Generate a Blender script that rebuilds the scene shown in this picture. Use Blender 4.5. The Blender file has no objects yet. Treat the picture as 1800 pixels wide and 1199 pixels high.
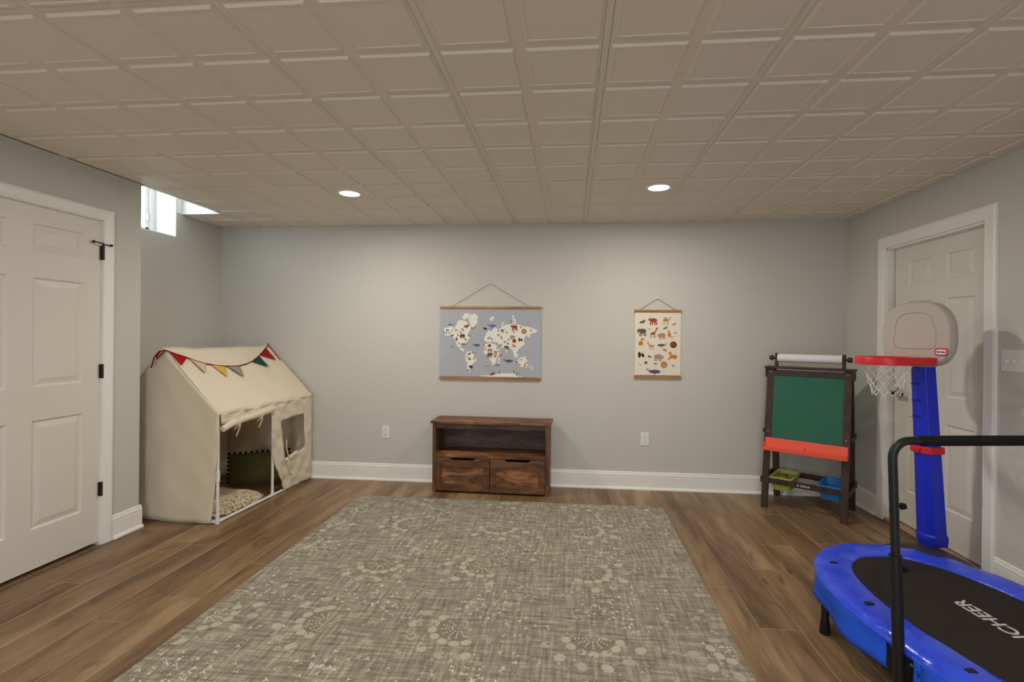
import bpy, bmesh, math, random
from mathutils import Vector, Matrix, noise
from math import sin, cos, pi, radians as RD, sqrt

SC = bpy.context.scene
COL = SC.collection
rnd = random.Random(7)

# ------------------------------------------------------------------ camera, world, exposure
H, CZ, YW, XR, XL = 2.3773, 1.3556, 4.4906, 2.355, -2.986
XN, YJ = -3.355, 3.195            # recessed part of the left wall, y of the jog
YB = -2.4                         # wall behind the camera
FPX, CX, CY, YAW, PITCH, ROLL = 872.0, 924.7, 590.4, -.0906, .0002, .0088
cam = bpy.data.cameras.new('camera'); cam_o = bpy.data.objects.new('camera', cam); COL.objects.link(cam_o)
cam.sensor_width = 36.0; cam.sensor_fit = 'HORIZONTAL'; cam.lens = FPX / 1800 * 36
cam.shift_x = (900 - CX) / 1800; cam.shift_y = (CY - 599.5) / 1800; cam.clip_start = .02
fw = Vector((sin(YAW) * cos(PITCH), cos(YAW) * cos(PITCH), sin(PITCH)))
r0 = Vector((cos(YAW), -sin(YAW), 0)); u0 = r0.cross(fw)
rt = cos(ROLL) * r0 + sin(ROLL) * u0; up = -sin(ROLL) * r0 + cos(ROLL) * u0
m = Matrix((rt, up, -fw)).transposed().to_4x4(); m.translation = (0, 0, CZ); cam_o.matrix_world = m
SC.camera = cam_o

W = bpy.data.worlds.new('sky'); SC.world = W; W.use_nodes = True
bg = W.node_tree.nodes['Background']; bg.inputs[0].default_value = (.74, .87, 1.0, 1); bg.inputs[1].default_value = 9.0
SC.view_settings.view_transform = 'Standard'; SC.view_settings.look = 'None'
SC.view_settings.gamma = 1; SC.view_settings.use_curve_mapping = False
SC.view_settings.exposure = -.05
LAMP_W = 16.5

def portal(name, loc, rot, sx, sy):
    l = bpy.data.lights.new(name, 'AREA'); l.shape = 'RECTANGLE'; l.size = sx; l.size_y = sy
    l.cycles.is_portal = True
    o = bpy.data.objects.new(name, l); COL.objects.link(o); o.location = loc; o.rotation_euler = rot
portal('window_portal', (-3.62, 3.57, 2.42), (0, RD(-90), 0), .52, .76)
portal('added_window_portal', (-.3, YB - .09, 1.06), (RD(90), 0, 0), 1.2, 2.0)  # guides sky light through the added opening behind the camera

# ------------------------------------------------------------------ helpers
def lin(c):
    return tuple(((v / 255) / 12.92 if v / 255 <= .04045 else ((v / 255 + .055) / 1.055) ** 2.4) for v in c) + (1,)

MATS = {}
def mat(name, rgb, rough=.6, spec=.4, metal=0, bump=0, bscale=200, var=None, vscale=4, coat=0, sheen=0, stretch=None, subs=0):
    if name in MATS: return MATS[name]
    M = bpy.data.materials.new(name); M.use_nodes = True; nt = M.node_tree; b = nt.nodes['Principled BSDF']
    b.inputs['Base Color'].default_value = lin(rgb); b.inputs['Roughness'].default_value = rough
    b.inputs['Specular IOR Level'].default_value = spec; b.inputs['Metallic'].default_value = metal
    if coat: b.inputs['Coat Weight'].default_value = coat; b.inputs['Coat Roughness'].default_value = .15
    if sheen: b.inputs['Sheen Weight'].default_value = sheen
    if var or bump:
        tc = nt.nodes.new('ShaderNodeTexCoord'); mp = nt.nodes.new('ShaderNodeMapping')
        nt.links.new(tc.outputs['Object'], mp.inputs[0])
        if stretch: mp.inputs['Scale'].default_value = stretch
    if var:
        n = nt.nodes.new('ShaderNodeTexNoise'); n.inputs['Scale'].default_value = vscale; n.inputs['Detail'].default_value = 6
        nt.links.new(mp.outputs[0], n.inputs['Vector'])
        r = nt.nodes.new('ShaderNodeValToRGB'); r.color_ramp.elements[0].position = .32; r.color_ramp.elements[1].position = .68
        r.color_ramp.elements[0].color = lin(var); r.color_ramp.elements[1].color = lin(rgb)
        nt.links.new(n.outputs[0], r.inputs[0]); nt.links.new(r.outputs[0], b.inputs['Base Color'])
    if bump:
        n2 = nt.nodes.new('ShaderNodeTexNoise'); n2.inputs['Scale'].default_value = bscale; n2.inputs['Detail'].default_value = 3
        nt.links.new(mp.outputs[0], n2.inputs['Vector'])
        bp = nt.nodes.new('ShaderNodeBump'); bp.inputs['Strength'].default_value = bump; bp.inputs['Distance'].default_value = .01
        nt.links.new(n2.outputs[0], bp.inputs['Height']); nt.links.new(bp.outputs[0], b.inputs['Normal'])
    MATS[name] = M
    return M

def emis(name, rgb, s):
    M = bpy.data.materials.new(name); M.use_nodes = True; b = M.node_tree.nodes['Principled BSDF']
    b.inputs['Emission Color'].default_value = lin(rgb); b.inputs['Emission Strength'].default_value = s
    return M

class MB:
    """collects geometry, then build() links it as ONE mesh object"""
    def __init__(s): s.v = []; s.f = []; s.mi = []; s.cur = 0
    def add(s, vs, fs):
        k = len(s.v); s.v += [tuple(p) for p in vs]
        for f in fs: s.f.append(tuple(k + i for i in f)); s.mi.append(s.cur)
        return s
    def box(s, x0, x1, y0, y1, z0, z1, M=None):
        vs = [Vector(p) for p in ((x0, y0, z0), (x1, y0, z0), (x1, y1, z0), (x0, y1, z0), (x0, y0, z1), (x1, y0, z1), (x1, y1, z1), (x0, y1, z1))]
        if M: vs = [M @ p for p in vs]
        return s.add(vs, [(3, 2, 1, 0), (4, 5, 6, 7), (0, 1, 5, 4), (1, 2, 6, 5), (2, 3, 7, 6), (3, 0, 4, 7)])
    def prism(s, pts, fn, a, b):
        """outline pts (2D) mapped by fn(p,q,t) with t=a and t=b"""
        n = len(pts); vs = [fn(p, q, a) for p, q in pts] + [fn(p, q, b) for p, q in pts]
        return s.add(vs, [tuple(range(n - 1, -1, -1)), tuple(range(n, 2 * n))] + [(i, (i + 1) % n, n + (i + 1) % n, n + i) for i in range(n)])
    def bar(s, p, q, w, h, upv=(0, 0, 1)):
        p, q = Vector(p), Vector(q); d = (q - p).normalized(); u = Vector(upv); sx = d.cross(u).normalized(); u = sx.cross(d)
        vs = []
        for c in (p, q):
            for a, b in ((-1, -1), (1, -1), (1, 1), (-1, 1)): vs.append(c + sx * (a * w / 2) + u * (b * h / 2))
        return s.add(vs, [(3, 2, 1, 0), (4, 5, 6, 7), (0, 1, 5, 4), (1, 2, 6, 5), (2, 3, 7, 6), (3, 0, 4, 7)])
    def tube(s, pts, r, seg=10, closed=False):
        pts = [Vector(p) for p in pts]; n = len(pts); rs = r if isinstance(r, (list, tuple)) else [r] * n
        prev = None; vs = []
        for i, p in enumerate(pts):
            if closed: d = pts[(i + 1) % n] - pts[i - 1]
            else: d = pts[min(i + 1, n - 1)] - pts[max(i - 1, 0)]
            d.normalize()
            if prev is None:
                a = Vector((0, 0, 1)) if abs(d.z) < .9 else Vector((1, 0, 0)); u = d.cross(a).normalized()
            else:
                u = (prev - d * prev.dot(d)).normalized()
            prev = u; w = d.cross(u)
            for k in range(seg): vs.append(p + (u * cos(2 * pi * k / seg) + w * sin(2 * pi * k / seg)) * rs[i])
        fs = []
        for i in range(n if closed else n - 1):
            j = (i + 1) % n
            for k in range(seg): fs.append((i * seg + k, i * seg + (k + 1) % seg, j * seg + (k + 1) % seg, j * seg + k))
        if not closed: fs += [tuple(range(seg - 1, -1, -1)), tuple((n - 1) * seg + k for k in range(seg))]
        return s.add(vs, fs)
    def lathe(s, prof, seg=24, o=(0, 0, 0), M=None):
        vs = []; o = Vector(o)
        for r, z in prof:
            for k in range(seg):
                p = Vector((r * cos(2 * pi * k / seg), r * sin(2 * pi * k / seg), z))
                vs.append((M @ p if M else p) + o)
        fs = []
        for i in range(len(prof) - 1):
            for k in range(seg): fs.append((i * seg + k, i * seg + (k + 1) % seg, (i + 1) * seg + (k + 1) % seg, (i + 1) * seg + k))
        fs += [tuple(range(seg - 1, -1, -1)), tuple((len(prof) - 1) * seg + k for k in range(seg))]
        return s.add(vs, fs)
    def grid(s, fn, nu, nv):
        vs = [fn(i / nu, j / nv) for j in range(nv + 1) for i in range(nu + 1)]
        return s.add(vs, [(j * (nu + 1) + i, j * (nu + 1) + i + 1, (j + 1) * (nu + 1) + i + 1, (j + 1) * (nu + 1) + i) for j in range(nv) for i in range(nu)])
    def build(s, name, mats, parent=None, smooth=False, bev=0, solid=0, seg=2, weld=False):
        me = bpy.data.meshes.new(name); me.from_pydata(s.v, [], s.f); me.update()
        for M in (mats if isinstance(mats, (list, tuple)) else [mats]): me.materials.append(M)
        if any(s.mi): me.polygons.foreach_set('material_index', s.mi)
        b = bmesh.new(); b.from_mesh(me)
        if weld: bmesh.ops.remove_doubles(b, verts=b.verts[:], dist=1e-5)
        bmesh.ops.recalc_face_normals(b, faces=b.faces[:]); b.to_mesh(me); b.free()
        if smooth:
            me.update(); me.polygons.foreach_set('use_smooth', [True] * len(me.polygons)); me.set_sharp_from_angle(angle=RD(42))
        return link(name, me, parent, bev, solid, seg)

def link(name, me, parent=None, bev=0, solid=0, seg=2):
    o = bpy.data.objects.new(name, me); COL.objects.link(o)
    if parent: o.parent = parent
    if solid:
        md = o.modifiers.new('thickness', 'SOLIDIFY'); md.thickness = solid; md.offset = 0
    if bev:
        md = o.modifiers.new('bevel', 'BEVEL'); md.width = bev; md.segments = seg; md.limit_method = 'ANGLE'; md.angle_limit = RD(40)
    return o
def tag(o, label=None, cat=None, group=None, kind=None):
    for k, v in (('label', label), ('category', cat), ('group', group), ('kind', kind)):
        if v: o[k] = v
    return o
def thing(name, label, cat, loc=(0, 0, 0), rz=0, group=None):
    o = bpy.data.objects.new(name, None); COL.objects.link(o); o.location = loc; o.rotation_euler = (0, 0, rz); o.empty_display_size = .1
    return tag(o, label, cat, group)
def struct(o): o['kind'] = 'structure'; return o
def stuff(o): o['kind'] = 'stuff'; return o
def sup(t, a, b, n):
    c, s = cos(t), sin(t); return (a * math.copysign(abs(c) ** (2 / n), c), b * math.copysign(abs(s) ** (2 / n), s))
def rrect(w, h, r, k=5):
    out = []
    for cx, cy, a0 in ((w / 2 - r, h / 2 - r, 0), (-w / 2 + r, h / 2 - r, 90), (-w / 2 + r, -h / 2 + r, 180), (w / 2 - r, -h / 2 + r, 270)):
        for i in range(k + 1): a = RD(a0 + 90 * i / k); out.append((cx + r * cos(a), cy + r * sin(a)))
    return out
def text_mesh(name, body, size, M, material, parent, ext=.0004, bold=0, sx=1):
    cu = bpy.data.curves.new(name, 'FONT'); cu.body = body; cu.size = size; cu.align_x = 'CENTER'; cu.align_y = 'CENTER'
    cu.extrude = ext; cu.offset = bold; cu.resolution_u = 3
    t = bpy.data.objects.new(name, cu); COL.objects.link(t)
    bpy.context.view_layer.update(); dg = bpy.context.evaluated_depsgraph_get()
    me = bpy.data.meshes.new_from_object(t.evaluated_get(dg)); bpy.data.objects.remove(t); bpy.data.curves.remove(cu)
    me.transform(M @ Matrix.Diagonal((sx, 1, 1, 1))); me.materials.clear(); me.materials.append(material)
    return link(name, me, parent)
def axes(o, x, y, z):
    M = Matrix((Vector(x), Vector(y), Vector(z))).transposed().to_4x4(); M.translation = o; return M

# ------------------------------------------------------------------ materials
def m_wall():
    return mat('greige_wall_paint', (203, 201, 193), .85, .15, bump=.03, bscale=350)
PAINT = m_wall()
WHITE = mat('white_trim_paint', (240, 237, 231), .42, .4)
DOORW = mat('white_door_paint', (222, 216, 206), .45, .4, bump=.02, bscale=120, stretch=(1, 1, .1))
TILE = mat('ceiling_tile_vinyl', (226, 215, 200), .45, .4)
RAIL = mat('ceiling_grid_enamel', (226, 216, 201), .5, .35)
VOID = mat('ceiling_void_shadow', (110, 100, 90), .9, 0)
BLACKM = mat('black_powder_metal', (24, 22, 22), .42, .4)
BRONZE = mat('dark_bronze_metal', (48, 42, 36), .4, .5, metal=.5)
PLAS_W = mat('white_plastic', (232, 230, 226), .35, .45)
PVC = mat('white_pvc_pipe', (232, 230, 228), .3, .5)

def plank_mat():
    M = bpy.data.materials.new('oak_vinyl_plank'); M.use_nodes = True; nt = M.node_tree; N = nt.nodes; L = nt.links
    b = N['Principled BSDF']
    tc = N.new('ShaderNodeTexCoord'); oi = N.new('ShaderNodeObjectInfo')
    mul = N.new('ShaderNodeVectorMath'); mul.operation = 'SCALE'; mul.inputs[0].default_value = (37, 91, 13); L.new(oi.outputs['Random'], mul.inputs['Scale'])
    add = N.new('ShaderNodeVectorMath'); add.operation = 'ADD'; L.new(tc.outputs['Object'], add.inputs[0]); L.new(mul.outputs[0], add.inputs[1])
    def nz(scale, st, det, dist=0):
        mp = N.new('ShaderNodeMapping'); mp.inputs['Scale'].default_value = st; L.new(add.outputs[0], mp.inputs[0])
        n = N.new('ShaderNodeTexNoise'); n.inputs['Scale'].default_value = scale; n.inputs['Detail'].default_value = det; n.inputs['Distortion'].default_value = dist
        L.new(mp.outputs[0], n.inputs['Vector']); return n
    big = nz(2.2, (3.2, .55, 1), 3, .6); fine = nz(16, (6, .35, 1), 6, .4); knot = nz(3.4, (2.2, .7, 1), 2, 1.2)
    ramp = N.new('ShaderNodeValToRGB'); e = ramp.color_ramp.elements
    e[0].position = .30; e[0].color = lin((92, 69, 48)); e[1].position = .69; e[1].color = lin((162, 134, 100))
    mid = e.new(.5); mid.color = lin((132, 104, 75))
    mx = N.new('ShaderNodeMath'); mx.operation = 'MULTIPLY_ADD'; mx.inputs[1].default_value = .34; L.new(fine.outputs[0], mx.inputs[0])
    m2 = N.new('ShaderNodeMath'); m2.operation = 'MULTIPLY_ADD'; m2.inputs[1].default_value = .82; m2.inputs[2].default_value = -.08
    L.new(big.outputs[0], m2.inputs[0]); L.new(m2.outputs[0], mx.inputs[2])
    rv = N.new('ShaderNodeMath'); rv.operation = 'MULTIPLY_ADD'; rv.inputs[1].default_value = .12; rv.inputs[2].default_value = -.06; L.new(oi.outputs['Random'], rv.inputs[0])
    ad = N.new('ShaderNodeMath'); L.new(mx.outputs[0], ad.inputs[0]); L.new(rv.outputs[0], ad.inputs[1]); L.new(ad.outputs[0], ramp.inputs[0])
    kr = N.new('ShaderNodeValToRGB'); kr.color_ramp.elements[0].position = .62; kr.color_ramp.elements[1].position = .74
    kr.color_ramp.elements[0].color = (0, 0, 0, 1); kr.color_ramp.elements[1].color = (.65, .65, .65, 1); L.new(knot.outputs[0], kr.inputs[0])
    mixn = N.new('ShaderNodeMix'); mixn.data_type = 'RGBA'; L.new(kr.outputs[0], mixn.inputs['Factor']); L.new(ramp.outputs[0], mixn.inputs['A'])
    mixn.inputs['B'].default_value = lin((82, 56, 38)); L.new(mixn.outputs['Result'], b.inputs['Base Color'])
    b.inputs['Roughness'].default_value = .38; b.inputs['Specular IOR Level'].default_value = .4
    bp = N.new('ShaderNodeBump'); bp.inputs['Strength'].default_value = .08; bp.inputs['Distance'].default_value = .003
    L.new(fine.outputs[0], bp.inputs['Height']); L.new(bp.outputs[0], b.inputs['Normal'])
    return M
PLANK = plank_mat(); PEDGE = mat('plank_bevel', (176, 150, 118), .4, .4)

def rustic(name, dark, midc, light, along=0, scale=1.0):
    M = bpy.data.materials.new(name); M.use_nodes = True; nt = M.node_tree; N = nt.nodes; L = nt.links; b = N['Principled BSDF']
    tc = N.new('ShaderNodeTexCoord'); oi = N.new('ShaderNodeObjectInfo')
    mul = N.new('ShaderNodeVectorMath'); mul.operation = 'SCALE'; mul.inputs[0].default_value = (17, 31, 23); L.new(oi.outputs['Random'], mul.inputs['Scale'])
    add = N.new('ShaderNodeVectorMath'); L.new(tc.outputs['Object'], add.inputs[0]); L.new(mul.outputs[0], add.inputs[1])
    mp = N.new('ShaderNodeMapping'); st = [9, 9, 9]; st[along] = 2.2; mp.inputs['Scale'].default_value = [q * scale for q in st]; L.new(add.outputs[0], mp.inputs[0])
    n = N.new('ShaderNodeTexNoise'); n.inputs['Scale'].default_value = 1.6; n.inputs['Detail'].default_value = 7; n.inputs['Roughness'].default_value = .62; n.inputs['Distortion'].default_value = .8
    L.new(mp.outputs[0], n.inputs['Vector'])
    r = N.new('ShaderNodeValToRGB'); e = r.color_ramp.elements; e[0].position = .33; e[0].color = lin(dark); e[1].position = .68; e[1].color = lin(light)
    k = e.new(.5); k.color = lin(midc); L.new(n.outputs[0], r.inputs[0]); L.new(r.outputs[0], b.inputs['Base Color'])
    b.inputs['Roughness'].default_value = .5; b.inputs['Specular IOR Level'].default_value = .35
    return M
RUST = rustic('rustic_brown_wood', (52, 34, 22), (112, 72, 44), (164, 114, 74))
RUSTP = rustic('rustic_patched_wood', (44, 34, 27), (122, 80, 50), (178, 124, 80), scale=1.3)
RUSTV = rustic('rustic_brown_wood_upright', (66, 42, 26), (104, 68, 42), (140, 96, 62), along=2)
RUSTK = rustic('rustic_dark_wood', (56, 44, 43), (86, 67, 61), (114, 90, 80))
ESPR = rustic('espresso_wood', (44, 29, 25), (62, 42, 36), (78, 55, 46), along=2)
OAKR = rustic('honey_oak_rail', (150, 96, 48), (176, 118, 62), (196, 140, 82))

# ------------------------------------------------------------------ floor of single planks
fl = struct(MB().box(XN - .1, XR + .12, YB - .1, YW + .1, -.06, -.012).build('floor', mat('subfloor', (60, 44, 32), .9, .1)))
PW, PA = .184, .889
cache = {}
def plank(x0, x1, y0, y1):
    key = (round(x1 - x0, 3), round(y1 - y0, 3))
    if key not in cache:
        w, l = (x1 - x0) / 2 - .0004, (y1 - y0) / 2 - .0004; c = .0013
        mb = MB(); b = [(-w, -l), (w, -l), (w, l), (-w, l)]; t = [(-w + c, -l + c), (w - c, -l + c), (w - c, l - c), (-w + c, l - c)]
        mb.add([(p, q, -.012) for p, q in b] + [(p, q, -.0012) for p, q in b] + [(p, q, 0) for p, q in t],
               [(8, 9, 10, 11)] + [(i, (i + 1) % 4, 4 + (i + 1) % 4, 4 + i) for i in range(4)])
        mb.cur = 1
        mb.f += [(4 + i, 4 + (i + 1) % 4, 8 + (i + 1) % 4, 8 + i) for i in range(4)]; mb.mi += [1] * 4
        o = mb.build('plank', [PLANK, PEDGE], fl); cache[key] = o.data
    else: o = link('plank', cache[key], fl)
    o.location = ((x0 + x1) / 2, (y0 + y1) / 2, 0)
joints = {-1: 2.78, 0: 2.407, 1: 3.022, 2: 3.378, 3: 3.965, 4: 3.443, -19: 3.006, -16: 2.373, -21: 3.161, -17: 3.94}
PL = 1.8
k = int((XN - PA) / PW) - 1
while PA + k * PW < XR:
    x0, x1 = max(PA + k * PW, XN), min(PA + (k + 1) * PW, XR + .05)
    if x1 - x0 > .02:
        j = joints.get(k, 2.0 + ((k * 7) % 11) / 11 * PL + rnd.uniform(-.05, .05)); y = j - PL * math.ceil((j - YB) / PL)
        while y < YW:
            a, b_ = max(y, YB), min(y + PL, YW)
            if b_ - a > .03 and not (x1 < XL - .06 and b_ < YJ): plank(x0, x1, a, b_)
            y += PL
    k += 1

# ------------------------------------------------------------------ ceiling: grid rails and 2x2 ft tiles
T = .6096; GX, GY = -.497, 2.0364
cl = struct(MB().box(XL - .2, XR + .15, YB - .1, YJ, H + .03, H + .06).box(XL + .015, XR + .15, YJ, 4.0, H + .03, H + .06)
            .box(XN - .2, XR + .15, 4.0, YW + .1, H + .03, H + .06).build('ceiling', VOID))
def tile_bm():
    mb = MB(); g = T / 2 - .012 - .0010; pw = .1325; pc = T / 4
    # flat band: border strips plus cross
    zs = 0.0
    xs = [-g, -pc - pw, -pc + pw, pc - pw, pc + pw, g]
    for i in range(5):
        for j in range(5):
            a, b, c, d = xs[i], xs[i + 1], xs[j], xs[j + 1]
            if i in (1, 3) and j in (1, 3):
                R = [(0, 0), (.0065, -.0085), (.016, -.0085), (.0185, -.0062), (.026, -.0062)]
                vs = []
                for ins, z in R: vs += [(a + ins, c + ins, z), (b - ins, c + ins, z), (b - ins, d - ins, z), (a + ins, d - ins, z)]
                fs = [(4 * q + w, 4 * q + (w + 1) % 4, 4 * q + 4 + (w + 1) % 4, 4 * q + 4 + w) for q in range(4) for w in range(4)] + [(16, 17, 18, 19)]
                mb.add(vs, fs)
            else: mb.add([(a, c, 0), (b, c, 0), (b, d, 0), (a, d, 0)], [(0, 1, 2, 3)])
    # turned-up edge
    q = [(-g, -g), (g, -g), (g, g), (-g, g)]
    mb.add([(x, y, 0) for x, y in q] + [(x, y, .02) for x, y in q], [(i, (i + 1) % 4, 4 + (i + 1) % 4, 4 + i) for i in range(4)])
    return mb
def tile_mesh(clip, cx, cy):
    mb = tile_bm(); me = bpy.data.meshes.new('ceiling_tile'); me.from_pydata(mb.v, [], mb.f); me.materials.append(TILE)
    b = bmesh.new(); b.from_mesh(me); bmesh.ops.remove_doubles(b, verts=b.verts[:], dist=1e-5)
    for f in b.faces:                                    # visible side looks down
        f.normal_update()
    if clip:
        for co, no in clip:
            bmesh.ops.bisect_plane(b, geom=b.verts[:] + b.edges[:] + b.faces[:], plane_co=Vector(co) - Vector((cx, cy, 0)), plane_no=no, clear_outer=True)
    ok = len(b.faces) > 0
    b.to_mesh(me); b.free(); return me if ok else None
full = None
for i in range(-6, 6):
    for j in range(-8, 6):
        x0, y0 = GX + i * T, GY + j * T; x1, y1 = x0 + T, y0 + T; cx, cy = x0 + T / 2, y0 + T / 2
        xmin = XL + .004 if cy < 3.6 else XN + .004
        if x1 < xmin + .05 or x0 > XR - .03 or y1 < YB + .05 or y0 > YW - .03: continue
        clip = []
        if x1 > XR: clip.append(((XR - .004, 0, 0), (1, 0, 0)))
        if y1 > YW: clip.append(((0, YW - .004, 0), (0, 1, 0)))
        if y0 < YB: clip.append(((0, YB + .004, 0), (0, -1, 0)))
        if x0 < XL and y1 <= 3.4: clip.append(((XL + .004, 0, 0), (-1, 0, 0)))
        elif x0 < XL and y0 < 3.99 < y1 or (x0 < XL and y1 <= 3.99):
            # tile beside the window well: keep the room side, and the strip beyond the well separately
            if x1 > XL + .05:
                me = tile_mesh(clip + [((XL + .004, 0, 0), (-1, 0, 0)), ((0, 3.99, 0), (0, 1, 0))], cx, cy)
                if me: link('ceiling_tile', me, cl).location = (cx, cy, H)
            clip = clip + [((0, 3.994, 0), (0, -1, 0))]
            if x0 < XN: clip.append(((XN + .004, 0, 0), (-1, 0, 0)))
            if y1 <= 3.99: continue
        elif x0 < XN: clip.append(((XN + .004, 0, 0), (-1, 0, 0)))
        if clip:
            me = tile_mesh(clip, cx, cy)
            if not me: continue
        else:
            full = full or tile_mesh(None, 0, 0); me = full
        link('ceiling_tile', me, cl).location = (cx, cy, H)
for i in range(-6, 6):
    x = GX + i * T
    if XL + .02 < x < XR - .02: MB().box(x - .012, x + .012, YB, YW, H, H + .025).build('grid_rail', RAIL, cl, bev=.0015)
    elif XN + .02 < x < XL: MB().box(x - .012, x + .012, 3.99, YW, H, H + .025).build('grid_rail', RAIL, cl, bev=.0015)
for j in range(-8, 6):
    y = GY + j * T
    if YB + .02 < y < YW - .02: MB().box(XL if y < 3.99 else XN, XR, y - .012, y + .012, H + .0005, H + .025).build('grid_rail', RAIL, cl, bev=.0015)

# ------------------------------------------------------------------ walls
def wall(name, boxes, material=PAINT):
    mb = MB()
    for b in boxes: mb.box(*b)
    return struct(mb.build(name, material))
HT = H + .5
wall('wall_back', [(XN - .3, XR + .2, YW, YW + .15, -.06, HT)])
D2a, D2b, D2t = 3.06, 3.955, 2.035          # right door opening
wall('wall_right', [(XR, XR + .13, D2b, YW, -.06, HT), (XR, XR + .13, YB, D2a, -.06, HT), (XR, XR + .13, D2a, D2b, D2t, HT)])
D1a, D1b, D1t = 1.985, 2.915, 2.07          # left door opening
wall('wall_left', [(XL - .12, XL, D1b, YJ, -.06, HT), (XL - .12, XL, YB, D1a, -.06, HT), (XL - .12, XL, D1a, D1b, D1t, HT)])
wall('wall_left_return', [(XN, XL - .12, YJ - .1, YJ, -.06, HT)])
WZ0, WZ1, WY0, WY1, WX = 2.165, 2.70, YJ + .005, 3.94, -3.56
wall('wall_left_recess', [(XN - .25, XN, WY1, YW, -.06, HT), (XN - .25, XN, YJ - .1, WY1, -.06, WZ0), (XN - .25, XN, YJ - .1, WY1, WZ1, HT), (XN - .25, XN, YJ - .1, WY0, WZ0, WZ1)])
wall('wall_front', [(XL - .2, -.9, YB - .15, YB, -.06, HT), (.3, XR + .2, YB - .15, YB, -.06, HT), (-.9, .3, YB - .15, YB, 2.06, HT), (-.9, .3, YB - .15, YB, -.06, .06)])
wall('wall_window_well', [(XN - .02, XL + .0, 3.99, 4.01, H, 2.85), (XN, XN + .004, WY1, 3.99, H + .002, 2.85), (XN, XN + .004, YJ, 3.99, WZ1, 2.85), (XL, XL + .02, YJ, 4.01, H + .001, 2.85), (XN - .02, XL + .02, YJ, 4.01, 2.85, 2.88)], WHITE)
GLASS = bpy.data.materials.new('window_glass'); GLASS.use_nodes = True
_n = GLASS.node_tree; _o = _n.nodes['Material Output']; _t = _n.nodes.new('ShaderNodeBsdfTransparent'); _g = _n.nodes.new('ShaderNodeBsdfGlossy'); _m = _n.nodes.new('ShaderNodeMixShader')
_g.inputs['Roughness'].default_value = .02; _m.inputs[0].default_value = .06
_n.links.new(_t.outputs[0], _m.inputs[1]); _n.links.new(_g.outputs[0], _m.inputs[2]); _n.links.new(_m.outputs[0], _o.inputs[0])
wn = struct(MB().box(WX - .03, XN + .001, WY1 - .012, WY1, WZ0, WZ1).box(WX - .03, XN + .001, WY0, WY0 + .012, WZ0, WZ1)
            .box(WX - .03, XN + .001, WY0, WY1, WZ0 - .0, WZ0 + .012).box(WX - .03, XN + .001, WY0, WY1, WZ1 - .012, WZ1).build('window_1', WHITE, bev=.002))
f = MB()
for a, b_, w in ((WY1 - .065, WY1 - .012, 0), (WY0 + .012, WY0 + .065, 0)): f.box(WX - .03, WX + .02, a, b_, WZ0 + .012, WZ1 - .012)
f.box(WX - .03, WX + .02, WY0, WY1, WZ0 + .012, WZ0 + .05).box(WX - .03, WX + .02, WY0, WY1, WZ1 - .05, WZ1 - .012); f.build('window_frame', PLAS_W, wn, bev=.003)
f = MB(); f.box(WX - .02, WX + .008, WY1 - .10, WY1 - .065, WZ0 + .05, WZ1 - .05).box(WX - .02, WX + .008, 3.56, 3.59, WZ0 + .05, WZ1 - .05).box(WX - .02, WX + .008, 3.59, WY1 - .065, WZ0 + .05, WZ0 + .075)
f.build('window_sash', PLAS_W, wn, bev=.002)
MB().box(WX - .006, WX - .002, WY0 + .06, WY1 - .06, WZ0 + .05, WZ1 - .05).build('window_pane', GLASS, wn)
MB().box(WX + .008, WX + .02, WY1 - .09, WY1 - .075, WZ0 + .13, WZ0 + .19).build('window_latch', PLAS_W, wn, bev=.002)
pd = struct(MB().box(-.9, -.83, YB - .1, YB - .02, .06, 2.06).box(.23, .3, YB - .1, YB - .02, .06, 2.06).box(-.83, .23, YB - .1, YB - .02, 1.99, 2.06).box(-.83, .23, YB - .1, YB - .02, .06, .13).build('added_window', WHITE, bev=.003))  # unseen glazed opening, added behind the camera to let daylight in
MB().box(-.83, .23, YB - .063, YB - .057, .13, 1.99).build('window_pane', GLASS, pd)

# baseboards: profile (offset from wall, height)
BP = [(0, 0), (.028, 0), (.028, .008), (.024, .016), (.016, .02), (.014, .022), (.014, .112), (.0125, .116), (.0145, .119), (.0145, .132), (.011, .138), (.0085, .140), (.0105, .143), (.0095, .150), (.004, .154), (0, .155)]
def base(name, p, q, inward):
    p, q = Vector(p), Vector(q); n = Vector(inward)
    mb = MB(); k = len(BP); vs = [c + n * o + Vector((0, 0, h)) for c in (p, q) for o, h in BP]
    mb.add(vs, [(i, i + 1, k + i + 1, k + i) for i in range(k - 1)] + [tuple(range(k)), tuple(range(2 * k - 1, k - 1, -1))])
    return struct(mb.build(name, WHITE, smooth=False))
base('baseboard_back', (XN, YW, 0), (XR, YW, 0), (0, -1, 0))
base('baseboard_right', (XR, 4.05, 0), (XR, YW - .014, 0), (-1, 0, 0))
base('baseboard_right_near', (XR, YB, 0), (XR, 2.995, 0), (-1, 0, 0))
base('baseboard_left', (XL, 2.983, 0), (XL, YJ + .014, 0), (1, 0, 0))
base('baseboard_left_near', (XL, YB, 0), (XL, 1.91, 0), (1, 0, 0))
base('baseboard_left_return', (XN + .014, YJ, 0), (XL, YJ, 0), (0, 1, 0))
base('baseboard_left_recess', (XN, YJ, 0), (XN, YW - .014, 0), (1, 0, 0))
# ceiling edge angle
for nm, b in (('trim_ceiling_back', (XN, XR, YW - .02, YW, H - .003, H + .001)), ('trim_ceiling_right', (XR - .02, XR, YB, YW - .02, H - .003, H + .001)),
              ('trim_ceiling_left', (XL, XL + .02, YB, YJ, H - .003, H + .001)), ('trim_ceiling_recess', (XN, XN + .02, 4.01, YW - .02, H - .003, H + .001))):
    struct(MB().box(*b).build(nm, RAIL))

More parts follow.
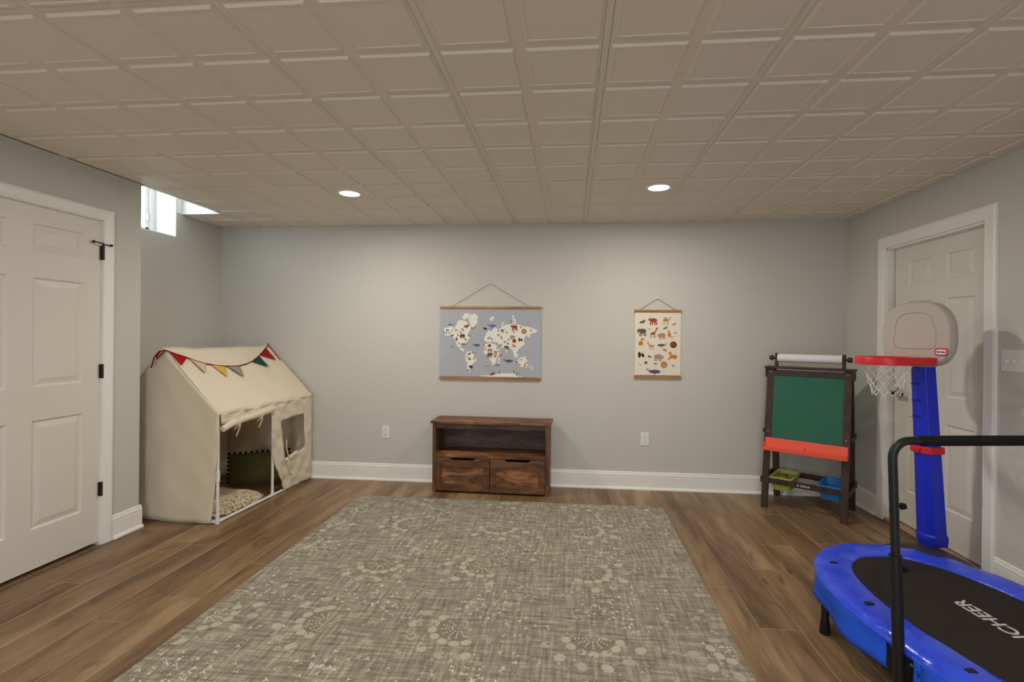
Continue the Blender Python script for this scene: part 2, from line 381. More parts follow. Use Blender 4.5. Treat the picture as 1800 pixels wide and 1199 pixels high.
# ------------------------------------------------------------------ doors
def casing(name, X, sgn, y0, y1, z1, w=.08, th=.018):
    """three mitred boards with a stepped profile round an opening y0..y1, top z1; sgn = +1 when the room is on +X"""
    root = struct(MB().box(min(X, X + sgn * .004), max(X, X + sgn * .004), y1 + .001, y1 + w - .004, 0, z1 + .001).build(name, WHITE))
    prof = [(0, 0), (0, .010), (.006, .013), (.014, .012), (.02, .014), (w - .012, th), (w, th * .8), (w, 0)]
    def leg(path, dirs):
        mb = MB(); k = len(prof)
        vs = [Vector((X + sgn * h, c[0] + d[0] * o, c[1] + d[1] * o)) for c, d in zip(path, dirs) for o, h in prof]
        mb.add(vs, [(i, i + 1, k + i + 1, k + i) for i in range(k - 1)] + [tuple(range(k)), tuple(range(2 * k - 1, k - 1, -1))])
        mb.build('casing_board', WHITE, root)
    leg([(y1, 0), (y1, z1)], [(1, 0), (1, 1)]); leg([(y1, z1), (y0, z1)], [(1, 1), (-1, 1)]); leg([(y0, z1), (y0, 0)], [(-1, 1), (-1, 0)])
    return root
casing('trim_1', XL, 1, D1a + .005, D1b - .005, D1t - .002, .07)
casing('trim_2', XR, -1, D2a - .003, D2b + .003, D2t + .003, .082)
def door(name, X, sgn, y0, y1, z0, z1, cols, rows, dep=.035):
    """X is the face towards the room; cols / rows are the panel spans"""
    a, b = (X - dep, X) if sgn > 0 else (X, X + dep)
    mb = MB(); ys = [y0] + [v for c in cols for v in c] + [y1]; zs = [z0] + [v for r in rows for v in r] + [z1]
    for i in range(0, len(ys), 2): mb.box(a, b, ys[i], ys[i + 1], z0, z1)
    for c in cols:
        for i in range(0, len(zs), 2): mb.box(a, b, c[0], c[1], zs[i], zs[i + 1])
    root = struct(mb.build(name, DOORW))
    for c in cols:
        for r in rows:
            R = [(0, 0), (.010, .009), (.016, .009), (.042, .0025), (.046, .0015)]; vs = []
            for ins, d in R:
                x = X - sgn * d; vs += [(x, c[0] + ins, r[0] + ins), (x, c[1] - ins, r[0] + ins), (x, c[1] - ins, r[1] - ins), (x, c[0] + ins, r[1] - ins)]
            fs = [(4 * q + w, 4 * q + (w + 1) % 4, 4 * q + 4 + (w + 1) % 4, 4 * q + 4 + w) for q in range(4) for w in range(4)] + [(16, 17, 18, 19)]
            p = MB().add(vs, fs); xb = X - sgn * .02
            p.add([(xb, c[0], r[0]), (xb, c[1], r[0]), (xb, c[1], r[1]), (xb, c[0], r[1])], [(0, 1, 2, 3)])
            p.build('door_panel', DOORW, root)
    return root
d1 = door('door_1', XL - .008, 1, D1a + .004, 2.906, .022, 2.062, [(2.092, 2.382), (2.508, 2.798)], [(.245, .855), (1.045, 1.66), (1.808, 1.964)])
for z in (1.861, 1.107, .356):
    hg = MB().lathe([(.0075, -.045), (.0075, .045)], 12, (XL + .006, 2.911, z)).box(XL - .006, XL + .003, 2.899, 2.921, z - .044, z + .044).build('hinge', BRONZE, d1, smooth=True)
    if z > 1.8:
        s = MB().tube([(XL + .006, 2.911, z + .045), (XL + .006, 2.911, z + .056)], .006, 8).tube([(XL + .012, 2.85, z + .062), (XL + .03, 2.89, z + .056), (XL + .012, 2.911, z + .052)], .004, 8)
        s.tube([(XL + .012, 2.911, z + .052), (XL + .03, 2.945, z + .054)], .004, 8)
        s.tube([(XL + .012, 2.85, z + .062), (XL + .0, 2.845, z + .062)], .008, 10).tube([(XL + .03, 2.945, z + .054), (XL + .018, 2.952, z + .054)], .008, 10)
        s.build('hinge_pin_stop', BRONZE, hg, smooth=True)
DX = XR + .048
d2 = door('door_2', DX, -1, D2a + .012, D2b - .03, .03, D2t - .012, [(3.2, 3.425), (3.56, 3.785)], [(.265, .81), (.985, 1.625), (1.745, 1.912)])
struct(MB().box(XR, XR + .13, D2b - .012, D2b, 0, D2t).box(XR, XR + .13, D2a, D2a + .012, 0, D2t).box(XR, XR + .13, D2a, D2b, D2t - .012, D2t)
       .box(XR + .09, XR + .11, D2a, D2b, 0, D2t).build('trim_3', WHITE))
struct(MB().box(XL - .12, XL, D1b - .009, D1b, 0, D1t).box(XL - .12, XL, D1a, D1a + .003, 0, D1t).box(XL - .12, XL, D1a, D1b, D1t - .006, D1t)
       .box(XL - .12, XL - .1, D1a, D1b, 0, D1t).build('trim_4', WHITE))
struct(MB().box(XR - .01, XR + .1, D2a, D2b, .0005, .02).build('trim_5', mat('door_threshold_wood', (176, 148, 118), .5), bev=.006))
# lever handle
hz, hy = .965, 3.872
MB().lathe([(.033, 0), (.033, .008), (.027, .012)], 20, (DX, hy, hz), Matrix.Rotation(RD(-90), 3, 'Y')).tube([(DX - .01, hy, hz), (DX - .05, hy, hz)], .012, 10)\
    .tube([(DX - .05, hy + .008, hz), (DX - .052, hy - .03, hz), (DX - .05, hy - .075, hz - .004), (DX - .045, hy - .1, hz - .003)], [.016, .015, .013, .011], 10).build('door_handle', BLACKM, d2, smooth=True)

# ------------------------------------------------------------------ recessed lamps
LENS = emis('lamp_lens_glow', (255, 246, 228), 9.0)
def lamp(x, y, label):
    t = thing('recessed_ceiling_light', label, 'ceiling light', (x, y, H - .0085), group='recessed ceiling lights')
    MB().lathe([(.068, .0), (.07, -.004), (.088, -.003), (.091, .002), (.088, .0075), (.068, .0075)], 32).build('trim_ring', PLAS_W, t, smooth=True)
    MB().lathe([(.001, -.0035), (.067, -.002), (.067, .004), (.001, .004)], 28).build('lens', LENS, t, smooth=True)
    l = bpy.data.lights.new('lamp_light', 'AREA'); l.shape = 'DISK'; l.size = .125; l.energy = LAMP_W; l.color = (1, .95, .865)
    o = bpy.data.objects.new('lamp_light', l); COL.objects.link(o); o.parent = t; o.location = (0, 0, -.007)
lamp(-1.595, 3.436, 'round recessed ceiling light above the play tent side of the room')
lamp(.583, 3.427, 'round recessed ceiling light above the animal chart side of the room')
lamp(-1.595, .69, 'added out-of-view ceiling light over the edge of the rug nearer the door with dark hinges')  # this lamp and those below are out of view, added to light the room
lamp(.583, .69, 'added out-of-view ceiling light over the rug end nearer the trampoline')
lamp(-1.595, -1.5, 'added out-of-view ceiling light at the added glazed opening, in line with the play tent')  # added pair behind the camera, for more light in the room
lamp(.583, -1.5, 'added out-of-view ceiling light at the added glazed opening, in line with the animal chart')

# ------------------------------------------------------------------ outlets, switch
def outlet(x, z, label):
    t = thing('wall_outlet', label, 'outlet', (x, YW, z), group='white duplex wall outlets')
    mb = MB(); o1 = rrect(.072, .116, .006, 3)
    mb.prism(o1, lambda p, q, a: (p, -a, q), 0, .0055).build('cover_plate', PLAS_W, t, bev=.0018)
    for dz in (.0195, -.0195):
        s = MB().prism(rrect(.034, .029, .010, 4), lambda p, q, a: (p, -a, q + dz), .005, .0075).build('socket', PLAS_W, t)
        MB().box(-.0085, -.0065, -.0079, -.007, dz - .001, dz + .008).box(.0065, .0085, -.0079, -.007, dz - .001, dz + .007)\
            .prism([(.0028 * cos(a), .0028 * sin(a)) for a in [i * pi / 4 for i in range(8)]], lambda p, q, b: (p, -b, q + dz - .008), .007, .0079).build('slot', mat('dark_slot', (40, 38, 36), .6), s)
outlet(-1.713, .448, 'white duplex outlet on the back wall between play tent and wooden cabinet')
outlet(.66, .449, 'white duplex outlet on the back wall below the animal chart')
sw = thing('light_switch', 'white three-toggle light switch plate on the wall beside the panelled door with the hoop', 'light switch', (XR, 2.862, 1.245))
MB().prism(rrect(.165, .118, .006, 3), lambda p, q, a: (-a, p, q), 0, .006).build('switch_plate', PLAS_W, sw, bev=.002)
for dy in (-.046, 0, .046):
    s = MB().bar((-.006, dy, .0), (-.017, dy, -.006), .009, .010).build('toggle', PLAS_W, sw, bev=.001)
    MB().lathe([(.003, 0), (.003, .001)], 8, (-.006, dy, .03), Matrix.Rotation(RD(-90), 3, 'Y')).build('screw', PLAS_W, sw)
    MB().lathe([(.003, 0), (.003, .001)], 8, (-.006, dy, -.03), Matrix.Rotation(RD(-90), 3, 'Y')).build('screw', PLAS_W, sw)

# ------------------------------------------------------------------ area rug
def rug_mat():
    M = bpy.data.materials.new('woven_rug'); M.use_nodes = True; nt = M.node_tree; N = nt.nodes; L = nt.links; b = N['Principled BSDF']
    tc = N.new('ShaderNodeTexCoord')
    def nz(sc, st, det=4, rough=.6):
        mp = N.new('ShaderNodeMapping'); mp.inputs['Scale'].default_value = st; L.new(tc.outputs['Object'], mp.inputs[0])
        n = N.new('ShaderNodeTexNoise'); n.inputs['Scale'].default_value = sc; n.inputs['Detail'].default_value = det; n.inputs['Roughness'].default_value = rough
        L.new(mp.outputs[0], n.inputs['Vector']); return n
    a = nz(9, (8, .7, 1)); c = nz(9, (.7, 8, 1)); d = nz(2.4, (1, 1, 1), 3); f = nz(420, (1, 1, 1), 1); bx = nz(14, (.5, 3.2, 1), 2); by = nz(14, (3.2, .5, 1), 2)
    def mad(i, m_, prev):
        q = N.new('ShaderNodeMath'); q.operation = 'MULTIPLY_ADD'; q.inputs[1].default_value = m_; L.new(i.outputs[0], q.inputs[0])
        if prev is None: q.inputs[2].default_value = 0
        else: L.new(prev.outputs[0], q.inputs[2])
        return q
    s = mad(a, .26, None); s = mad(c, .26, s); s = mad(d, .12, s); s = mad(f, .14, s); s = mad(bx, .2, s); s = mad(by, .16, s); s = mad(d, -.14, s)
    r = N.new('ShaderNodeValToRGB'); e = r.color_ramp.elements; e[0].position = .40; e[0].color = lin((110, 104, 91)); e[1].position = .60; e[1].color = lin((188, 179, 163))
    k = e.new(.5); k.color = lin((148, 140, 124)); L.new(s.outputs[0], r.inputs[0]); L.new(r.outputs[0], b.inputs['Base Color'])
    b.inputs['Roughness'].default_value = .95; b.inputs['Specular IOR Level'].default_value = .1
    bp = N.new('ShaderNodeBump'); bp.inputs['Strength'].default_value = .35; bp.inputs['Distance'].default_value = .002; L.new(f.outputs[0], bp.inputs['Height']); L.new(bp.outputs[0], b.inputs['Normal'])
    return M
RX0, RX1, RY0, RY1, RZ = -1.752, .737, .95, 4.02, .008
rug = thing('area_rug', 'large grey-beige woven area rug with pale dotted medallions and sprigs', 'rug', ((RX0 + RX1) / 2, (RY0 + RY1) / 2, 0))
ro = Vector(((RX0 + RX1) / 2, (RY0 + RY1) / 2, 0))
MB().prism(rrect(RX1 - RX0, RY1 - RY0, .01, 3), lambda p, q, a: (p, q, a), .0003, RZ).build('woven_pile', rug_mat(), rug, bev=.003)
mo = MB(); Z = RZ + .0004
def inr(x, y): return RX0 + .03 < x < RX1 - .03 and 1.5 < y < RY1 - .03
def flat(pts, c):
    if all(inr(x, y) for x, y in pts): mo.cur = c; mo.add([(x - ro.x, y - ro.y, Z) for x, y in pts], [tuple(range(len(pts)))])
def disc(x, y, rx, ry, a, c, n=8): flat([(x + rx * cos(t) * cos(a) - ry * sin(t) * sin(a), y + rx * cos(t) * sin(a) + ry * sin(t) * cos(a)) for t in [2 * pi * i / n for i in range(n)]], c)
def sprig(x, y, s, a, c):
    for d in (90, 215, 325): q = a + RD(d); disc(x + s * .55 * cos(q), y + s * .5 * sin(q), s * .5, s * .2, q, c, 6)
def flower(x, y, s, c):
    for i in range(8): q = i * pi / 4; disc(x + s * .62 * cos(q), y + s * .62 * sin(q), s * .36, s * .12, q, c, 5)
rr = random.Random(3); med = []
for i in range(-3, 2):
    for j in range(-1, 4): med.append((.11 + i * .615 + rr.uniform(-.02, .02), 2.15 + j * .615 + rr.uniform(-.02, .02), rr.choice([0, 0, 0, -.9, .9, 1.5, -1.5])))
for x, y, a in med:
    Z = RZ + .0004
    def P(r, t): q = RD(t) + a; return x + r * cos(q), y + .08 + r * .95 * sin(q)
    flat([P(.10, 185 + q * 170 / 10) for q in range(11)], 4)
    Z = RZ + .0006
    for k in range(7):
        for n_, r_ in enumerate((.030, .046, .062, .078)):
            px, py = P(r_, 190 + k * 160 / 6); disc(px, py, .0036, .0036, 0, 1, 6)
    for k in range(7): px, py = P(.122, 192 + k * 156 / 6); disc(px, py, .0255, .0215, RD(282 + k * 26) + a, 0, 8)
    for k in range(6): px, py = P(.215, 200 + k * 140 / 5); disc(px, py, .030, .024, RD(20 + k * 40), 0 if k % 2 else 3, 7)
    for k in range(5): px, py = P(.26, 215 + k * 27); flower(px, py, .014, 3)
    for k in range(5): px, py = P(.03 + .01 * k, 60 + k * 18); flower(px, py, .011, 2)
    for k in range(60):
        sx, sy = x + rr.gauss(.14, .10), y + .31 + rr.gauss(0, .09); sprig(sx, sy, rr.uniform(.008, .014), rr.uniform(-.7, .7), rr.choice([1, 1, 1, 2, 3]))
    for k in range(60):
        sx, sy = x + rr.uniform(-.31, .31), y + rr.uniform(-.31, .31); sprig(sx, sy, rr.uniform(.007, .0125), rr.uniform(-.7, .7), rr.choice([1, 2, 2, 3]))
    for k in range(16):
        sx, sy = x + rr.uniform(-.31, .31), y + rr.uniform(-.31, .31); flower(sx, sy, rr.uniform(.012, .02), rr.choice([2, 3, 3]))
stuff(mo.build('woven_motifs', [mat('motif_sage', (200, 197, 178), .95, .1, bump=.3, bscale=500, var=(172, 167, 148), vscale=300), mat('motif_cream', (246, 242, 226), .95, .1), mat('motif_sand', (216, 209, 188), .95, .1), mat('motif_grey', (190, 184, 168), .95, .1, var=(160, 152, 136), vscale=300), mat('motif_dark_ground', (128, 120, 104), .95, .1, var=(142, 133, 117), vscale=40)], rug))  # last colour is the darker woven ground under the medallion dots

# ------------------------------------------------------------------ storage cabinet
CW, CD = 1.008, .265
cab = thing('storage_cabinet', 'rustic brown wooden storage cabinet with open shelf over two drawer bins', 'cabinet', (-.681, 4.188, 0), RD(-1.0))
hw = CW / 2
MB().box(-hw - .017, hw + .017, -.015, CD + .005, .597, .617).build('cabinet_top', RUST, cab, bev=.002)
for s in (-1, 1): MB().box(min(s * hw, s * (hw - .03)), max(s * hw, s * (hw - .03)), 0, CD, 0, .597).build('side_panel', RUSTV, cab, bev=.0015)
MB().box(-hw + .03, hw - .03, CD - .012, CD, .02, .597).build('back_panel', RUSTK, cab)
MB().box(-hw + .03, hw - .03, .012, .03, .552, .597).build('top_rail', RUSTK, cab, bev=.001)
MB().box(-hw + .03, hw - .03, .004, CD - .012, .303, .340).build('shelf', RUST, cab, bev=.0015)
MB().box(-.008, .008, .02, CD - .012, .02, .303).build('divider', RUSTK, cab)
for s in (-1, 1):
    x0, x1 = (-hw + .033, -.003) if s < 0 else (.003, hw - .033); c = (x0 + x1) / 2; z0, z1 = .018, .300
    out = [(x0, z0), (x1, z0), (x1, z1), (c + .115, z1), (c + .09, z1 - .019), (c - .09, z1 - .019), (c - .115, z1), (x0, z1)]
    dr = MB().prism(out, lambda p, q, a: (p, a, q), .004, .02).box(x0 + .01, x1 - .01, .02, CD - .02, .02, .034)\
        .box(x0 + .01, x0 + .02, .02, CD - .02, .034, .24).box(x1 - .02, x1 - .01, .02, CD - .02, .034, .24).build('drawer', RUSTP, cab, bev=.001)
    w = .052; fr = MB()
    for q in ((x0, x1, z0, z0 + w), (x0, x0 + w, z0 + w, .225), (x1 - w, x1, z0 + w, .225)): fr.box(q[0], q[1], -.005, .0045, q[2], q[3])
    fr.prism([(x0, .225), (x1, .225), (x1, z1), (c + .115, z1), (c + .09, z1 - .019), (c - .09, z1 - .019), (c - .115, z1), (x0, z1)], lambda p, q, a: (p, a, q), -.005, .0045)
    fr.build('drawer_frame', rustic('rustic_frame%d' % s, (58, 38, 25), (96, 62, 38), (130, 88, 54)), dr, bev=.001)
    for a in (x0 + .03, x1 - .03):
        MB().lathe([(.008, 0), (.008, .01)], 10, (a, .012, .0098), Matrix.Rotation(RD(90), 3, 'Y')).build('caster', BLACKM, dr)

# ------------------------------------------------------------------ hanging prints
def ELL(cx, cy, rx, ry, a=0, n=12): return [(cx + rx * cos(t) * cos(a) - ry * sin(t) * sin(a), cy + rx * cos(t) * sin(a) + ry * sin(t) * cos(a)) for t in [2 * pi * i / n for i in range(n)]]
def LEG(x, w, h=.32, y=0): return [(x - w / 2, y), (x + w / 2, y), (x + w / 2, y + h), (x - w / 2, y + h)]
AN = {
 'bear': [ELL(.55, .48, .38, .22), ELL(.17, .55, .15, .11, .2), ELL(.24, .66, .05, .05), LEG(.27, .13), LEG(.45, .11), LEG(.68, .11), LEG(.84, .13)],
 'elephant': [ELL(.56, .52, .38, .26), ELL(.2, .6, .17, .17), [(.02, .62), (.12, .72), (.14, .4), (.06, .28), (.0, .3), (.05, .42)], LEG(.3, .12), LEG(.46, .1), LEG(.7, .1), LEG(.86, .12)],
 'giraffe': [ELL(.42, .45, .24, .12, .3), [(.5, .45), (.66, .5), (.86, .95), (.74, .95)], ELL(.84, .97, .14, .05), LEG(.2, .05, .42), LEG(.32, .05, .4), LEG(.52, .05, .42), LEG(.62, .05, .45)],
 'whale': [ELL(.6, .32, .4, .13), [(.3, .3), (.06, .42), (.0, .56), (.1, .46), (.14, .58), (.16, .42), (.36, .4)], [(.55, .22), (.66, .22), (.58, .06)]],
 'lion': [ELL(.62, .68, .25, .25), ELL(.4, .3, .27, .26, .4), LEG(.28, .3, .12), LEG(.62, .1, .4)],
 'deer': [ELL(.6, .45, .3, .13), [(.32, .45), (.46, .5), (.26, .78), (.16, .74)], ELL(.16, .75, .12, .055), LEG(.4, .05, .4), LEG(.5, .04, .36), LEG(.74, .05, .4), LEG(.86, .05, .44), [(.2, .8), (.24, .8), (.34, 1.0), (.3, 1.0)], [(.16, .8), (.2, .8), (.1, 1.02), (.06, 1.0)]],
 'camel': [ELL(.42, .52, .28, .15), ELL(.4, .66, .14, .14), [(.6, .48), (.7, .42), (.86, .74), (.76, .76)], ELL(.88, .76, .11, .045), LEG(.2, .05, .48), LEG(.32, .04, .42), LEG(.54, .05, .45), LEG(.64, .05, .45)],
 'rhino': [ELL(.45, .45, .4, .24), ELL(.82, .38, .17, .13, -.4), [(.92, .4), (1.0, .62), (.86, .48)], LEG(.16, .12), LEG(.32, .1), LEG(.56, .1), LEG(.7, .12)],
 'cat': [ELL(.4, .4, .2, .34, .25), ELL(.3, .82, .13, .13), LEG(.24, .08, .4), [(.5, .02), (.95, .02), (.95, .14), (.5, .1)]],
 'tiger': [ELL(.6, .38, .36, .18), ELL(.3, .68, .15, .15), [(.3, .3), (.02, .08), (.1, .04), (.45, .2)], [(.6, .2), (.85, .12), (.9, .24)]],
 'ball': [ELL(.5, .48, .48, .48, 0, 16)],
 'fish': [ELL(.55, .4, .36, .14), [(.25, .4), (.0, .55), (.0, .25)]],
 'bird': [ELL(.45, .4, .35, .2, -.3), [(.1, .5), (.0, .75), (.25, .6)]],
 'tree': [[(.5, 1), (.78, .15), (.22, .15)], LEG(.5, .1, .16)],
 'seal': [ELL(.5, .36, .42, .2, .25), ELL(.84, .6, .13, .12), [(.12, .3), (.0, .12), (.2, .16)]],
 'panda': [ELL(.3, .45, .2, .42), ELL(.74, .4, .2, .3, .4)],
 'penguin': [ELL(.5, .48, .22, .46)],
}
PC = {'rust': (150, 72, 36), 'red': (160, 72, 44), 'tan': (188, 138, 88), 'orange': (206, 118, 48), 'slate': (98, 90, 90), 'plum': (84, 82, 122), 'mauve': (174, 140, 128), 'black': (44, 40, 40), 'green': (72, 110, 92), 'teal': (98, 128, 118), 'brown': (110, 66, 42), 'cream': (232, 226, 206), 'white': (238, 234, 224), 'blue': (108, 114, 158), 'grey': (150, 146, 146)}
PK = list(PC); PM = [mat('print_' + k, v, .8, .2) for k, v in PC.items()]
class Print:
    """flat print on a hanging sheet: every land and animal is a part of its own"""
    def __init__(s, w, h, t): s.w = w; s.h = h; s.k = 0; s.t = t; s.specks = MB()
    def at(s, p, q):
        return ((p - .5) * s.w, -.0110 - .000004 * s.k, (.5 - q) * s.h)
    def put(s, mb, pts, col):
        mb.cur = PK.index(col); mb.add([s.at(p, q) for p, q in pts], [tuple(range(len(pts)))])
    def poly(s, pts, col, name=None):
        s.k += 1
        if name: mb = MB(); mb.add([s.at(p, q) for p, q in pts], [tuple(range(len(pts)))]); mb.build(name, PM[PK.index(col)], s.t)
        else: s.put(s.specks, pts, col)
    def animal(s, kind, cx, cy, width, col, flip=False, name='printed_animal'):
        """cx, cy in paper fractions (y down), width fraction of the paper width"""
        r = s.w / s.h; mb = MB()
        for p in AN[kind]:
            s.k += 1
            mb.add([s.at(cx + ((1 - a if flip else a) - .5) * width, cy - (b - .48) * width * r) for a, b in p], [tuple(range(len(p)))])
        mb.build(name, PM[PK.index(col)], s.t)
def hang(name, label, x0, x1, z0, z1, apex, paper_rgb, fr=.055):
    cx = (x0 + x1) / 2; w = x1 - x0; t = thing(name, label, 'wall hanging', (cx, YW, (z0 + z1) / 2)); h = z1 - z0
    pw, ph = w - .012, h - .03
    MB().box(-pw / 2, pw / 2, -.0106, -.0100, -ph / 2, ph / 2).build('paper', mat(name + '_paper', paper_rgb, .8, .15), t)
    for nm, z in (('top_rail', h / 2), ('bottom_rail', -h / 2)):
        MB().box(-w / 2, w / 2, -.02, -.002, z - .0095, z + .0095).build(nm, OAKR, t, bev=.0015)
    ax, az = apex[0] - cx, apex[1] - (z0 + z1) / 2
    MB().tube([(-w * .385, -.011, h / 2 + .009), (ax, -.008, az), (w * .385, -.011, h / 2 + .009)], .0016, 6).build('hanging_cord', mat('dark_cord', (92, 80, 66), .9), t)
    MB().lathe([(.0055, 0), (.0055, .006), (.002, .008), (.002, .014)], 10, (ax, -.014, az + .003), Matrix.Rotation(RD(-90), 3, 'X')).build('wall_hook', PLAS_W, t, smooth=True)
    return Print(pw, ph, t)
mp_ = hang('hanging_map', 'hanging grey-blue animal world map with oak rails above the wooden cabinet', -1.206, -.268, .964, 1.611, (-.738, 1.832), (178, 180, 188))
def N_(pts): return [((x - 35) / 1465, (y - 105) / 975) for x, y in pts]
lands = [
 [(90, 380), (190, 350), (250, 370), (300, 260), (390, 270), (470, 330), (480, 400), (440, 470), (480, 520), (430, 580), (380, 600), (340, 600), (330, 660), (400, 700), (370, 720), (290, 640), (240, 540), (230, 480), (100, 490)],
 [(450, 250), (470, 190), (530, 165), (590, 210), (580, 300), (520, 390), (480, 330)], [(350, 230), (390, 165), (470, 165), (450, 230), (390, 260)],
 [(420, 720), (500, 710), (580, 780), (570, 850), (520, 890), (480, 960), (470, 1020), (430, 990), (440, 880), (400, 800)],
 [(680, 560), (700, 480), (760, 400), (840, 360), (900, 390), (980, 330), (1100, 320), (1200, 330), (1300, 350), (1450, 400), (1420, 440), (1350, 460), (1340, 520), (1290, 470), (1260, 540), (1280, 600), (1180, 680), (1120, 760), (1090, 680), (1040, 650), (1020, 740), (970, 660), (920, 650), (870, 580), (800, 570), (740, 590)],
 [(670, 690), (690, 610), (760, 590), (860, 620), (920, 690), (880, 780), (850, 880), (810, 910), (780, 850), (740, 770), (680, 740)],
 [(1150, 850), (1200, 800), (1280, 790), (1340, 870), (1300, 940), (1200, 920)], [(1340, 925), (1380, 910), (1400, 950), (1360, 975)],
 [(560, 1078), (650, 1060), (800, 1055), (900, 1030), (1100, 1020), (1200, 1050), (1230, 1078)], [(1130, 740), (1180, 740), (1160, 800), (1120, 790)],
 [(760, 240), (800, 200), (830, 220), (800, 275), (770, 270)], [(1085, 200), (1110, 190), (1120, 230), (1090, 235)], [(930, 350), (945, 300), (985, 280), (960, 320), (945, 365)], [(890, 800), (915, 810), (905, 870), (885, 870)], [(1235, 790), (1270, 775), (1285, 795)], [(690, 500), (720, 470), (725, 520), (700, 545)], [(1090, 250), (1130, 240), (1150, 300), (1080, 310)]]
rj = random.Random(5)
for Lnd in lands:
    pts = []
    for i, p in enumerate(Lnd):
        q = Lnd[(i + 1) % len(Lnd)]; pts += [p, ((p[0] + q[0]) / 2 + rj.uniform(-9, 9), (p[1] + q[1]) / 2 + rj.uniform(-9, 9))]
    pts = [(x, min(y, 1079)) for x, y in pts]
    mp_.poly(N_(pts), 'white', 'printed_land')
for kd, x, y, w, c, fl_ in [
 ('whale', 190, 318, 95, 'blue', True), ('seal', 420, 340, 90, 'red', False), ('seal', 520, 370, 80, 'tan', False), ('deer', 265, 405, 75, 'tan', False), ('rhino', 360, 485, 95, 'brown', True), ('bear', 335, 440, 45, 'grey', False), ('bear', 140, 408, 45, 'slate', False), ('bear', 172, 448, 40, 'grey', True), ('seal', 208, 480, 55, 'slate', False),
 ('tree', 275, 535, 70, 'brown', False), ('bird', 405, 540, 48, 'red', True), ('fish', 380, 607, 75, 'green', True), ('whale', 565, 605, 120, 'plum', False), ('whale', 790, 320, 140, 'blue', False), ('bird', 700, 380, 75, 'black', False),
 ('bear', 1118, 357, 115, 'red', False), ('ball', 1260, 420, 80, 'tan', False), ('camel', 950, 415, 75, 'brown', False), ('rhino', 890, 470, 45, 'mauve', False), ('cat', 940, 510, 60, 'orange', False), ('rhino', 1095, 497, 85, 'mauve', False), ('ball', 1120, 558, 60, 'rust', False), ('panda', 1208, 538, 70, 'black', False), ('seal', 985, 570, 45, 'slate', False), ('bear', 1028, 597, 36, 'brown', False), ('camel', 925, 622, 62, 'tan', False), ('elephant', 1008, 652, 80, 'slate', False), ('tiger', 1115, 625, 72, 'orange', False),
 ('ball', 762, 630, 46, 'brown', False), ('giraffe', 698, 670, 75, 'tan', False), ('rhino', 768, 688, 85, 'mauve', True), ('rhino', 850, 715, 65, 'mauve', False), ('elephant', 768, 760, 95, 'slate', True), ('lion', 848, 770, 62, 'orange', False), ('whale', 1032, 824, 140, 'plum', False), ('fish', 880, 905, 70, 'slate', False), ('fish', 730, 920, 70, 'mauve', False), ('ball', 930, 768, 30, 'blue', False),
 ('seal', 465, 745, 60, 'slate', False), ('seal', 425, 793, 38, 'tan', False), ('cat', 535, 805, 55, 'tan', True), ('panda', 470, 822, 45, 'black', False), ('bear', 490, 933, 66, 'black', False), ('bird', 455, 985, 45, 'black', False), ('bear', 1160, 855, 48, 'mauve', False), ('fish', 1220, 825, 50, 'orange', False), ('cat', 1270, 900, 66, 'tan', True), ('bird', 1202, 895, 40, 'slate', False), ('fish', 1310, 865, 52, 'slate', False), ('bird', 1375, 937, 36, 'brown', False),
 ('seal', 805, 1030, 85, 'red', False), ('penguin', 915, 1008, 52, 'black', False), ('penguin', 1050, 1000, 48, 'grey', False), ('penguin', 1125, 1005, 50, 'black', False), ('penguin', 1165, 1035, 52, 'black', False), ('penguin', 1200, 1048, 48, 'black', False), ('ball', 215, 655, 24, 'slate', False)]:
    mp_.animal(kd, (x - 35) / 1465, (y - 105) / 975, w / 1465, PK[PK.index(c)], fl_)
    if kd == 'penguin': mp_.poly([((x - 35) / 1465 + .005 * cos(t) + .004, (y - 105) / 975 + .013 * sin(t)) for t in [i * pi / 4 for i in range(8)]], 'white')
for x, y in [(355, 390), (375, 408), (430, 365), (293, 475), (450, 480), (480, 490), (800, 375), (780, 405), (888, 405), (1010, 432), (1110, 428), (1215, 358), (1358, 403), (1075, 278), (1100, 275), (742, 522), (768, 512), (797, 532), (1035, 538), (315, 600), (875, 660), (900, 700), (208, 412), (95, 440), (125, 450), (680, 625), (545, 745), (515, 728), (560, 780)]:
    mp_.animal('tree', (x - 35) / 1465, (y - 105) / 975, 40 / 1465, rj.choice(['green', 'green', 'teal']), name='printed_tree')
for x, y in [(1320, 262), (1345, 275), (1395, 252), (1340, 648), (1365, 640), (1308, 708), (160, 795), (178, 800), (228, 778), (280, 858), (300, 862), (318, 855), (470, 640), (505, 665), (560, 680), (600, 655), (645, 795), (685, 795), (625, 470)]:
    mp_.poly([((x - 35) / 1465 + a, (y - 105) / 975 + b) for a, b in ((-.006, -.004), (0, .002), (.006, -.003), (0, .006))], 'slate')
stuff(mp_.specks.build('printed_specks', PM, mp_.t))
ani = hang('hanging_animal_chart', 'narrow cream hanging chart of painted animals with oak rails on the back wall', .558, .969, 1.003, 1.587, (.76, 1.697), (232, 222, 202))
